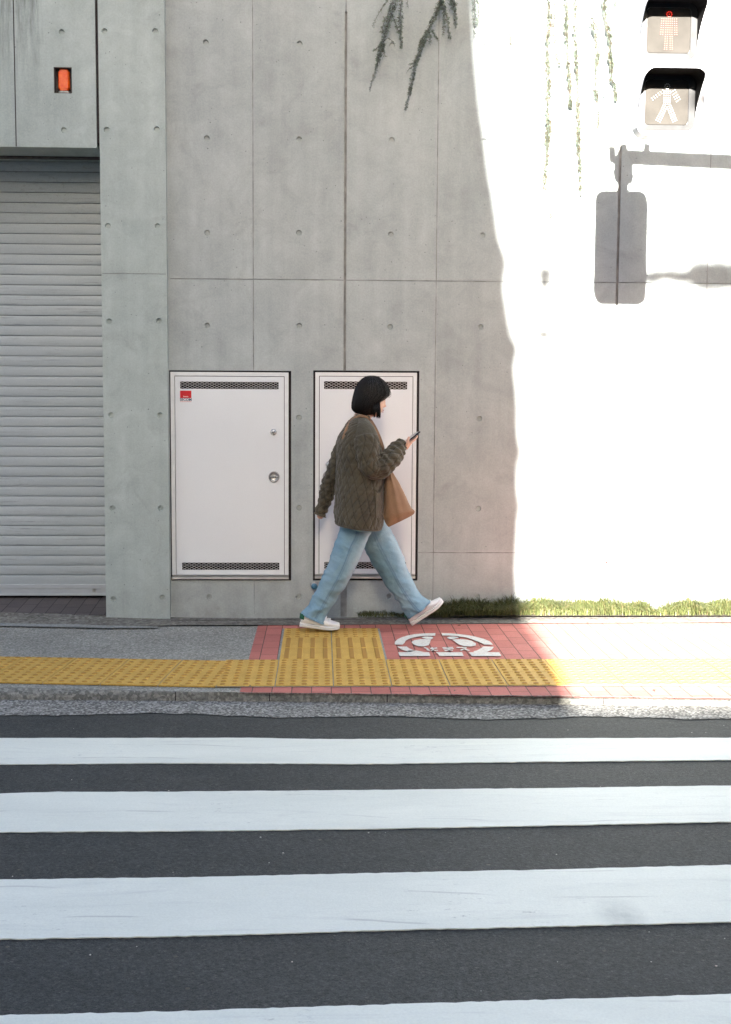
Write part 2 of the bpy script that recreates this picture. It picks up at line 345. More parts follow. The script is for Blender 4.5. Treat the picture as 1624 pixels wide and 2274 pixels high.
# gutter strip of exposed aggregate, ragged where the asphalt laps it
N = 240; ua = [-1400+i*(4400/N) for i in range(N+1)]
tp = [onZ(u, kfront(u), ZR)+V((0, .03, 0)) for u in ua]
bt = [onZ(u, gutf(u)+rnd.uniform(-1.5, 1.5)+2.5*math.sin(u*.013), ZR)+V((0, 0, .0)) for u in ua]
gut = tag(sheet('gutter', tp, bt, 0, M['gutter']), kind='structure')
# kerb: stones with a rounded nose
kb = MB(); kn = 9
us = [-1400+i*(4400/160) for i in range(161)]
rows = []
for u in us:
    a = onZ(u, kback(u), 0); f_ = onZ(u, kfront(u), ZR)
    w = a.y-f_.y
    j = rnd.uniform(-.0015, .0015)
    prof = [(0, 0), (.35, .002), (.6, .0), (.78, -.006), (.9, -.016), (.97, -.03), (1.0, ZR-.004)]
    rows.append([V((a.x+(f_.x-a.x)*t, a.y-w*t, z+j)) for t, z in prof])
for r1, r2 in zip(rows, rows[1:]):
    for i in range(len(r1)-1): kb.quad(r1[i+1], r2[i+1], r2[i], r1[i])
kerb = tag(kb.build('kerb', M['kerb'], smooth=True), kind='structure')
for u in (-180, 385, 594, 855, 1335, 1700):
    a, b = onZ(u, kback(u), .0012), onZ(u+5, kfront(u), ZR)
    MB().add([a+V((-.002, 0, .001)), a+V((.002, 0, .001)), V((b.x+.002, a.y-.75*(a.y-b.y), .0005)), V((b.x-.002, a.y-.75*(a.y-b.y), .0005)), V((b.x-.003, b.y-.002, ZR+.002)), V((b.x+.003, b.y-.002, ZR+.002))], [(3, 2, 1, 0), (4, 5, 2, 3)]).build('kerb_joint', M['dark'], kerb)
# pavement: left of the paved crossing it is washed aggregate, right of it red pavers
def prow(us_, fn, z=0): return [onZ(u, fn(u), z) for u in us_]
PXL, = [onZ(563, 1425, 0).x]
back = [V((onY(u, ebk(u)).x, D+.02, onY(u, ebk(u)).z)) for u in US]
front_e = [onZ(u, efr(u), 0) for u in US]
pav = MB()
for i in range(len(US)-1): pav.quad(KB[i]-V((0, 0, .008)), KB[i+1]-V((0, 0, .008)), front_e[i+1]-V((0, 0, .008)), front_e[i]-V((0, 0, .008)))
pavement = tag(pav.build('pavement', M['slab']), kind='structure')
def lerp_y(pts, x):
    for a, b in zip(pts, pts[1:]):
        if a.x <= x <= b.x: return a.y+(b.y-a.y)*(x-a.x)/(b.x-a.x)
    return pts[0].y if x < pts[0].x else pts[-1].y
rp = MB(); xs = [PXL+i*.3 for i in range(26)]
for a, b in zip(xs, xs[1:]): rp.quad((a, lerp_y(KB, a), -.004), (b, lerp_y(KB, b), -.004), (b, lerp_y(front_e, b), -.004), (a, lerp_y(front_e, a), -.004))
redp = rp.build('red_paving', M['red_paver'], pavement)
# edging strip at the foot of the wall with the light mortar band on the left
eb = MB()
for i in range(len(US)-1): eb.quad(front_e[i], front_e[i+1], back[i+1], back[i])
edging = tag(eb.build('edging_strip', M['edging']), kind='structure')
lm = [onZ(u, v, .002) for u, v in ((-600, 1382), (0, 1382.5), (60, 1384), (160, 1386), (240, 1389), (350, 1391))]
lm2 = [onZ(u, v, .002) for u, v in ((-600, 1390), (0, 1390), (60, 1391), (160, 1393), (240, 1395), (352, 1394))]
sheet('mortar_band', lm, lm2, 0, M['edging_light'], edging)
ln = [onZ(u, efr(u)-7.2, .0) for u in US]; 
ln = [V((p.x, p.y, .0035+(.01))) for p in ln]
jl = MB()
for a, b in zip(ln, ln[1:]):
    if a.x > -1.2: jl.quad(a+V((0, -.004, -.004)), b+V((0, -.004, -.004)), b+V((0, .004, 0)), a+V((0, .004, 0)))
jl.build('edging_crack', M['rust'], edging)
# threshold pavers in front of the shutter
pl = WX(236, 1330)
z_f = .06; Ysh = D+.45
th = MB(); y0 = onY(100, 1362).z
th.quad((-9, D+.005, WZ(1360, 0)+.004), (pl, D+.005, WZ(1367, 236)+.004), (pl, Ysh+.3, z_f+.02), (-9, Ysh+.3, z_f+.02))
tag(th.build('garage_threshold', M['dark_paver']), kind='structure')

# tactile blocks
TX0 = onZ((600+248/2.03)/1.18227, 1801/1.18227, 0).x      # left edge of the first aligned block
TY = 6.24; TD = .315
def block(name, kind, parent):
    mb = MB(); w = .1472; d = TD/2-.0016
    mb.box((-w, -d, -.006), (w, d, .002))
    if kind == 'dots':
        for i in range(5):
            for j in range(5):
                x = (-2+i)*.0595+(.0); y = (-2+j)*.0625
                n = 12
                ring = lambda r, z: [(x+r*math.cos(2*math.pi*q/n), y+r*math.sin(2*math.pi*q/n), z) for q in range(n)]
                vs = ring(.0165, .002)+ring(.0135, .0062)+ring(.0105, .0075)
                mb.add(vs, [(q, (q+1) % n, n+(q+1) % n, n+q) for q in range(n)]+[(n+q, n+(q+1) % n, 2*n+(q+1) % n, 2*n+q) for q in range(n)]+[tuple(range(2*n, 3*n))])
    else:
        for i in range(4):
            x = (-1.5+i)*.074; y0, y1 = -.146, .146; a, b = .0155, .0105
            mb.add([(x-a, y0, .002), (x+a, y0, .002), (x+a, y1, .002), (x-a, y1, .002), (x-b, y0+.01, .0078), (x+b, y0+.01, .0078), (x+b, y1-.01, .0078), (x-b, y1-.01, .0078)],
                [(4, 5, 6, 7), (0, 1, 5, 4), (1, 2, 6, 5), (2, 3, 7, 6), (3, 0, 4, 7)])
    o = mb.build(name, M['tactile'], parent); return o
dots = block('tactile_block', 'dots', pavement); bars = block('tactile_bar_block', 'bars', pavement)
first = {'dots': True, 'bars': True}
def place(kind, x, y, rz=0):
    src = dots if kind == 'dots' else bars
    if first[kind]: o = src; first[kind] = False
    else: o = src.copy(); COL.objects.link(o); o.parent = pavement; o.matrix_parent_inverse = Matrix()
    o.location = (x, y, rnd.uniform(.0, .0012)); o.rotation_euler = (0, 0, rz)
for r_ in range(2):
    for i in range(12): place('dots', TX0+.15+.3*i, TY+TD*(r_+.5))
    place('dots', TX0-.15, TY+TD*(r_+.5), 0)
xb = TX0
for r_ in range(3):
    for i in range(2): place('dots' if r_ == 2 else 'bars', xb+.15+.3*i, TY+TD*(r_+2.5))
ang = R(-5.5); px, py = TX0-.30, TY
for i in range(9):
    for r_ in range(2):
        q = Matrix.Rotation(ang, 3, 'Z') @ V((-.15-.3*i, TD*.94*(r_+.5), 0)); place('dots', px+q.x, py+q.y+.004, ang)
# bedding grout below the blocks
gr = MB(); gr.quad((TX0-.3, TY-.008, -.0015), (TX0+3.6, TY-.008, -.0015), (TX0+3.6, TY+2*TD+.006, -.0015), (TX0-.3, TY+2*TD+.006, -.0015))
gr.quad((TX0-.01, TY+2*TD+.006, -.0013), (TX0+.61, TY+2*TD+.006, -.0013), (TX0+.61, TY+5*TD+.006, -.0013), (TX0-.01, TY+5*TD+.006, -.0013))
q0, q1, q2, q3 = [V((px, py, -.001))+Matrix.Rotation(ang, 3, 'Z') @ V(p) for p in ((-2.72, -.004, 0), (0, -.004, 0), (0, TD*1.9, 0), (-2.72, TD*1.9, 0))]
gr.quad(q0, q1, q2, q3)
gr.build('grout_bed', M['edging_light'], pavement)

# crosswalk stripes: parts of the road
def stripe(te, be, seed):
    r_ = random.Random(seed); n = 170; ft, fb = poly(*te), poly(*be); tp, bt = [], []
    for i in range(n+1):
        u = -700+i*3000/n
        a = onZ(u, ft(u), ZR+.002); b = onZ(u, fb(u), ZR+.002)
        tp.append(a+V((0, r_.uniform(-.0025, .0025)+.0015*NZ.noise(V((a.x*2, seed, 0)))+.0015*NZ.noise(V((a.x*30, seed, 0))), 0))); bt.append(b+V((0, r_.uniform(-.0025, .0025)+.0015*NZ.noise(V((a.x*2, seed, 9)))+.002*NZ.noise(V((a.x*30, seed, 9))), 0)))
    return sheet('crosswalk_stripe', tp, bt, 0, M['paint'], road, thick=.0035)
stripe(([0, 560, 700, 812, 1624], [1639, 1638, 1641, 1641, 1638]), ([0, 400, 812, 1200, 1624], [1697, 1694, 1696, 1691, 1687]), 1)
stripe(([0, 120, 350, 812, 1200, 1624], [1762, 1758, 1758, 1754, 1750, 1744]), ([0, 400, 812, 1200, 1624], [1847, 1845, 1840, 1833, 1824]), 2)
stripe(([0, 400, 812, 1200, 1624], [1953, 1948, 1939, 1931, 1920]), ([0, 400, 812, 1200, 1624], [2085, 2078, 2066, 2057, 2046]), 3)
stripe(([0, 400, 812, 1200, 1624], [2254, 2245, 2232, 2220, 2207]), ([0, 812, 1624], [2500, 2470, 2440]), 4)
stripe(([0, 812, 1624], [2900, 2860, 2820]), ([0, 812, 1624], [3600, 3560, 3520]), 5)
# stray pebbles and scraps on the road
pb = MB()
for i in range(60):
    p = onZ(rnd.uniform(-100, 1724), rnd.uniform(1600, 2260), ZR); r_ = rnd.uniform(.0015, .004)
    pb.add([p+V((r_*math.cos(q)*rnd.uniform(.6, 1.2), r_*math.sin(q)*rnd.uniform(.6, 1.2), 0)) for q in (0, 1.2, 2.5, 3.7, 5)]+[p+V((0, 0, r_*.7))], [(0, 1, 5), (1, 2, 5), (2, 3, 5), (3, 4, 5), (4, 0, 5)])
tag(pb.build('road_grit', M['marking']), 'pale grit scattered over the dark asphalt between the stripes', 'grit', kind='stuff')

# wait-here footprint marking
def Z5(x, y): return ((1000+x/4.7765)/1.18227, (1640+y/4.7765)/1.18227)
mk = MB()
def mpoly(pts):
    ps = [onZ(*Z5(x, y), .0022) for x, y in pts]; n = len(ps)
    nx = sum(ps[i].x*ps[(i+1) % n].y-ps[(i+1) % n].x*ps[i].y for i in range(n))
    if nx < 0: ps = ps[::-1]
    mk.add(ps, [tuple(range(n))])
def band(outer, inner):
    for i in range(len(outer)-1): mpoly([outer[i], outer[i+1], inner[i+1], inner[i]])
band([(175, 248), (178, 215), (215, 180), (270, 155), (340, 135), (430, 118), (530, 110), (685, 106)], [(275, 250), (298, 228), (312, 202), (350, 180), (400, 163), (470, 148), (560, 140), (683, 138)])
band([(764, 106), (860, 108), (960, 116), (1080, 130), (1180, 148), (1290, 178), (1370, 210), (1408, 250)], [(772, 136), (860, 136), (950, 143), (1060, 158), (1130, 178), (1200, 205), (1260, 228), (1300, 250)])
band([(208, 275), (260, 310), (330, 335), (345, 345)], [(325, 273), (360, 300), (420, 322), (440, 325)])
mpoly([(330, 325), (440, 322), (545, 343), (345, 343)])
band([(1290, 272), (1250, 300), (1200, 325), (1160, 333), (1175, 345)], [(1418, 278), (1400, 305), (1370, 328), (1335, 338), (1345, 345)])
mpoly([(218, 345), (605, 345), (622, 393), (238, 393)]); mpoly([(692, 345), (1020, 345), (1040, 392), (735, 392), (722, 368)]); mpoly([(1108, 345), (1485, 345), (1515, 393), (1142, 393)])
mpoly([(395, 232), (388, 215), (420, 195), (500, 180), (628, 182), (618, 225), (600, 258), (540, 272), (470, 270), (425, 255)])
mpoly([(510, 160), (560, 147), (640, 150), (660, 165), (640, 182), (570, 178)])
mpoly([(895, 186), (1000, 182), (1060, 185), (1140, 202), (1195, 235), (1190, 262), (1130, 274), (1040, 268), (975, 245)])
mpoly([(830, 165), (860, 150), (920, 148), (985, 162), (940, 172), (870, 184)])
def stroke(pts, w=9):
    for (x0, y0), (x1, y1) in zip(pts, pts[1:]):
        dx, dy = x1-x0, y1-y0; l = math.hypot(dx, dy*2.2) or 1; nx, ny = -dy*2.2/l*w*1.5, dx/l*w*.62
        mpoly([(x0+nx, y0+ny), (x1+nx, y1+ny), (x1-nx, y1-ny), (x0-nx, y0-ny)])
# the painted word, read by someone facing the road (so upside down from here)
for st in ([(545, 286), (585, 300), (592, 322), (618, 318)], [(640, 284), (665, 326)], [(622, 300), (708, 292)], [(630, 322), (718, 322)],
           [(775, 290), (905, 284)], [(785, 305), (915, 300)], [(800, 327), (850, 318), (905, 322)], [(835, 283), (868, 327)],
           [(950, 286), (1050, 284), (1075, 290), (1000, 322)], [(1040, 302), (1112, 325)]): stroke(st)
mk.build('footprint_marking', M['marking'], pavement)

# ------------------------------------------------------------------ walls
def grid_wall(name, x0, x1, z0, z1, Y, mats, rec=(), ties=(), parent=None, thick=.35, label=None, cat=None):
    """rec: (xa, xb, za, zb, depth, mat index). ties: (x, z)."""
    cr_ = .0185; cs = .024
    X = {x0, x1}; Z = {z0, z1}
    for a, b, c_, d, *_ in rec: X |= {a, b}; Z |= {c_, d}
    ties = [(x, z) for x, z in ties if x0+cs < x < x1-cs and z0+cs < z < z1-cs]
    for x, z in ties: X |= {x-cs, x+cs}; Z |= {z-cs, z+cs}
    X = sorted(x for x in X if x0 <= x <= x1); Z = sorted(z for z in Z if z0 <= z <= z1)
    tset = ties; mb = MB()
    for i in range(len(X)-1):
        for j in range(len(Z)-1):
            a, b, c_, d = X[i], X[i+1], Z[j], Z[j+1]
            if b-a < 1e-6 or d-c_ < 1e-6: continue
            mx, mz = (a+b)/2, (c_+d)/2
            if any(r_[0] < mx < r_[1] and r_[2] < mz < r_[3] for r_ in rec): continue
            if any(abs(mx-x) < cs and abs(mz-z) < cs for x, z in tset): continue
            mb.quad((a, Y, c_), (b, Y, c_), (b, Y, d), (a, Y, d))
    n = 24
    for x, z in tset:
        if any(r_[0]-cs < x < r_[1]+cs and r_[2]-cs < z < r_[3]+cs for r_ in rec): 
            continue
        sq = []; ci = []; jx = 1
        for q in range(n):
            t = 2*math.pi*q/n+math.pi/4; cx_, cz = math.cos(t), math.sin(t); m_ = max(abs(cx_), abs(cz))
            sq.append((x+cs*cx_/m_, Y, z+cs*cz/m_)); ci.append((x+cr_*cx_, Y, z+cr_*cz))
        dp = .013; r2 = cr_*.86; dx, dz = rnd.uniform(-.0012, .0012), rnd.uniform(-.0012, .0012)
        c2 = [(x+dx+r2*math.cos(2*math.pi*q/n+math.pi/4), Y+dp, z+dz+r2*math.sin(2*math.pi*q/n+math.pi/4)) for q in range(n)]
        vs = sq+ci+c2; fs = [(q, (q+1) % n, n+(q+1) % n, n+q)[::-1] for q in range(n)]+[(n+q, n+(q+1) % n, 2*n+(q+1) % n, 2*n+q)[::-1] for q in range(n)]
        mb.add(vs, fs); mb.add(c2, [tuple(range(n))[::-1]])
    for r_ in rec:
        a, b, c_, d, dp, mi = r_
        y = Y+dp
        mb.quad((a, y, c_), (b, y, c_), (b, y, d), (a, y, d), mi)
        mb.quad((a, Y, c_), (a, y, c_), (a, y, d), (a, Y, d), mi); mb.quad((b, y, c_), (b, Y, c_), (b, Y, d), (b, y, d), mi)
        mb.quad((a, Y, c_), (b, Y, c_), (b, y, c_), (a, y, c_), mi); mb.quad((a, y, d), (b, y, d), (b, Y, d), (a, Y, d), mi)
    yb = Y+thick
    mb.quad((x0, yb, z0), (x0, Y, z0), (x0, Y, z1), (x0, yb, z1)); mb.quad((x1, Y, z0), (x1, yb, z0), (x1, yb, z1), (x1, Y, z1))
    mb.quad((x0, Y, z1), (x1, Y, z1), (x1, yb, z1), (x0, yb, z1)); mb.quad((x1, yb, z0), (x0, yb, z0), (x0, yb, z1), (x1, yb, z1)); mb.quad((x0, yb, z0), (x1, yb, z0), (x1, Y, z0), (x0, Y, z0))
    o = mb.build(name, mats, parent)
    if label: tag(o, label, cat)
    return o
tx0 = -.745; tz0 = WZ(92, 468); DZ = .6
tz0 = WZ(309, 669)+.6
xj = tx0+.3
xW0 = WX(373, 800); xW1 = 16.0; ZTOP = 4.22
H1 = dict(rx=(onY(377, 1000).x+.002, onY(647, 1000).x), rz=(WZ(1289, 510), WZ(823, 510)), fx=(onY(380.6, 1040).x, onY(641, 1040).x), fz=(WZ(1285.5, 510), WZ(826.5, 510)),
          dx=(onY(390.5, 1040).x, onY(631, 1040).x), dz=(WZ(1276, 510), WZ(836.3, 510)), vt=(400, 619, 847.7, 864), vb=(404.5, 620.5, 1249.5, 1266))
H2 = dict(rx=(onY(695.8, 1000).x, onY(930, 1000).x), rz=(WZ(1289, 810), WZ(823.2, 810)), fx=(onY(700.2, 1040).x, onY(924.3, 1040).x), fz=(WZ(1284, 810), WZ(827.3, 810)),
          dx=(onY(709.8, 1040).x, onY(915, 1040).x), dz=(WZ(1273.7, 810), WZ(836.5, 810)), vt=(720, 904.7, 847.2, 864.5), vb=(720.5, 902, 1248, 1263.5))
rec = []
for Hh in (H1, H2): rec.append((*Hh['rx'], *Hh['rz'], .07, 1))
zj1 = tz0-1.5+.0; zj2 = tz0-3.3
g = .003
for k in range(-3, 26):
    x = xj+.6*k
    if not xW0 < x < xW1: continue
    slot = (k % 3 == 1) if k >= 0 else False
    zt = ZTOP
    segs = [(0.02, ZTOP)]
    if slot:
        w = .0085; top = WZ(26, 768) if k == 1 else 3.05
        if k == 1: rec.append((x-w, x+w, H2['rz'][1]+.001, top, .013, 2)); rec.append((x-.021, x+.021, .0, H2['rz'][0]-.003, .010, 2))
        else: rec.append((x-w, x+w, .0, 3.35, .013, 2)); 
        if k == 1: rec.append((x-g, x+g, top+.001, ZTOP-.001, .0035, 3))
    else:
        for a, b in ((.02, zj2-g), (zj2+g, zj1-g), (zj1+g, ZTOP-.001)):
            gg = g if b > 1 else g*.6
            if any(h['rx'][0]-.05 < x < h['rx'][1]+.05 for h in (H1, H2)):
                h = H1 if x < 0 else H2
                if a < h['rz'][1] and b > h['rz'][0]:
                    if b > h['rz'][1]: rec.append((x-gg, x+gg, h['rz'][1]+.002, b, .0035, 3))
                    if a < h['rz'][0]: rec.append((x-gg, x+gg, a, h['rz'][0]-.002, .0035, 3))
                    continue
            rec.append((x-gg, x+gg, a, b, .0035, 3))
xs_slots = [xj+.6*k for k in range(1, 26, 3)]
def hseg(z, xa, xb):
    cuts = [xa]
    for xsn in xs_slots:
        if xa < xsn < xb: cuts += [xsn-.0095, xsn+.0095]
    cuts.append(xb)
    for a, b in zip(cuts[::2], cuts[1::2]):
        rec.append((a, b, z-g, z+g, .0035, 3))
hseg(zj1, xW0+.02, xW1-.1); hseg(zj2, H2['rx'][1]+.004, xW1-.1)
ties = [(tx0+.6*i+rnd.uniform(-.003, .003), tz0-DZ*j+rnd.uniform(-.003, .003)) for i in range(-2, 28) for j in range(-1, 7)]
ties = [(x, z) for x, z in ties if not any(h['rx'][0]-.02 < x < h['rx'][1]+.02 and h['rz'][0]-.02 < z < h['rz'][1]+.02 for h in (H1, H2))]
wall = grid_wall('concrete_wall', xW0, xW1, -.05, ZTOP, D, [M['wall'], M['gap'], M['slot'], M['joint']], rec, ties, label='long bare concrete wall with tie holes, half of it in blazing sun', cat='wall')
# pillar
xP0, xP1 = WX(229, 850), WX(373, 850); Yp = D-.05
def onP(u, v): return onY(u, v, Yp)
pt = [onP(u, v) for u, v in ((232, 69), (237, 288), (240, 502), (243, 714), (247, 922), (250, 1129), (252, 1330), (345, 69), (348, 287), (350, 502), (353, 713), (355, 922), (357, 1129), (361, 1327))]
zp = onP(300, 608).z
pillar = grid_wall('concrete_pillar', onP(229, 850).x, onP(373, 850).x, -.05, 4.4, Yp, [M['pillar'], M['joint']], [(onP(229, 850).x+.004, onP(373, 850).x-.004, zp-.002, zp+.002, .003, 1)], [(p.x, p.z) for p in pt], thick=.9, label='pale concrete pillar between the roller shutter and the white hatch', cat='pillar')
xPL = onP(229, 850).x
# lintel above the shutter
zL = onY(110, 327, Yp+.012).z
Yl = Yp+.012; xLR = onY(213, 160, Yl).x
jx = onY(33, 160, Yl).x
lx = lambda u, v: onY(u, v, Yl)
bx0, bx1, bz0, bz1 = lx(120, 180).x, lx(160, 180).x, lx(140, 207).z, lx(140, 149).z
lt = [lx(137, 71), lx(142, 289)] + [lx(-110, 71), lx(-106, 289), lx(-350, 71), lx(-350, 289)]
lintel = grid_wall('concrete_lintel', -9, xLR, zL, 4.4, Yl, [M['pillar'], M['rust'], M['gap']], [(bx0, bx1, bz0, bz1, .05, 1), (jx-.0035, jx+.0035, zL+.002, 4.39, .004, 2)], [(p.x, p.z) for p in lt], thick=.5, label='concrete lintel wall above the roller shutter, streaked dark at its top', cat='wall')
MB().box((xLR+.0005, Yl+.018, zL+.03), (xPL-.0005, Yl+.1, 4.4)).build('expansion_joint', M['gap'], lintel)
MB().box((-9, Yl+.3, zL-.012), (xPL-.01, Yl+.36, zL-.001)).build('shutter_slot_trim', M['rust'], lintel)
# second pillar far left, out of the picture
tag(MB().box((-9.6, Yp, -.05), (-9.001, D+.8, 4.4)).build('concrete_pillar', M['pillar']), 'concrete pillar closing the far side of the garage opening', 'pillar')
# roller shutter
sh = thing('roller_shutter', (-3.5, Ysh, z_f), 'grey horizontal slatted roller shutter pulled down over the garage opening', 'shutter')
sm = MB(); zb = onY(110, 1298, Ysh).z; zt = zL+.3; pitch = .0692
nsl = int((zt-zb)/pitch)+1; xa, xb = -9.0, xPL-.004
prof = [(0, .0, .0), (.04, .002), (.12, -.006), (.3, -.0115), (.55, -.013), (.78, -.0105), (.92, -.005), (.965, .006), (1, .012)]
prof = [(.0, .001), (.03, -.002), (.12, -.0035), (.35, -.005), (.6, -.0055), (.8, -.0048), (.945, -.003), (.955, .011), (1, .011)]
nxs = 24
for i in range(nsl):
    for q in range(nxs):
        xq0 = xa+(xb-xa)*q/nxs; xq1 = xa+(xb-xa)*(q+1)/nxs
        def P(x, t, y): w = .0015*NZ.noise(V((x*2.2, i*1.7, 0))); return V((x, Ysh+y+w*2, zb+pitch*(i+t)+w*.7))
        sm.add([P(xq0, t, y) for t, y in prof]+[P(xq1, t, y) for t, y in prof], [(j, j+len(prof), j+1+len(prof), j+1) for j in range(len(prof)-1)])
sm.build('slat_curtain', M['shutter'], sh, smooth=False)
zbb = onY(110, 1323, Ysh-.02).z
bb = MB(); bb.box((xa, Ysh-.018, zbb), (xb, Ysh+.02, zbb+.012)); bb.box((xa, Ysh-.012, zbb+.012), (xb, Ysh+.02, zbb+.05)); bb.box((xa, Ysh-.016, zbb+.05), (xb, Ysh+.02, zb+.003))
bo = bevel(bb.build('bottom_bar', M['alu'], sh), .002)
lp = onY(209, 1311, Ysh-.02); MB().box((lp.x-.011, Ysh-.0165, lp.z-.012), (lp.x+.011, Ysh-.011, lp.z+.012)).build('latch_plate', M['steel_dull'], bo)
MB().box((xPL-.03, Ysh-.05, z_f-.02), (xPL-.0005, Ysh-.021, zL+.3)).build('guide_rail', M['alu'], sh)
MB().box((-9.2, Ysh+.06, -.1), (xPL+.3, Ysh+.1, 4)).build('backing_panel', M['black'], sh)
# orange warning lamp in its pocket
wl = thing('warning_lamp', ((bx0+bx1)/2, Yl+.04, (bz0+bz1)/2), 'orange warning lamp in a dark recessed pocket above the shutter', 'lamp')
cx_ = (bx0+bx1)/2+.002; w = .036; z0_, z1_ = lx(140, 200).z, lx(140, 152.5).z
lb = MB(); prof2 = [(-w, .0), (-w, -.022), (-w*.78, -.034), (w*.78, -.034), (w, -.022), (w, 0)]
lb.prism([(cx_+x, Yl+.045+y, z0_+.012) for x, y in prof2], (0, 0, (z1_-z0_)-.024)); lb.prism([(cx_+x*.8, Yl+.045+y*.93, z0_) for x, y in prof2], (0, 0, z1_-z0_))
bevel(lb.build('lens', M['orange'], wl), .003)
MB().prism([(cx_+x*1.02, Yl+.047+y*.9, z0_-.012) for x, y in prof2], (0, 0, .011)).build('lamp_base', M['steel_dull'], wl)
lin = MB(); t_ = .004
lin.box((bx0+.0006, Yl-.001, bz0+.0006), (bx0+t_, Yl+.048, bz1-.0006)); lin.box((bx1-t_, Yl-.001, bz0+.0006), (bx1-.0006, Yl+.048, bz1-.0006)); lin.box((bx0+t_, Yl-.001, bz1-t_), (bx1-t_, Yl+.048, bz1-.0006)); lin.box((bx0+t_, Yl-.001, bz0+.0006), (bx1-t_, Yl+.048, bz0+t_))
lin.build('pocket_liner', M['rust'], wl)

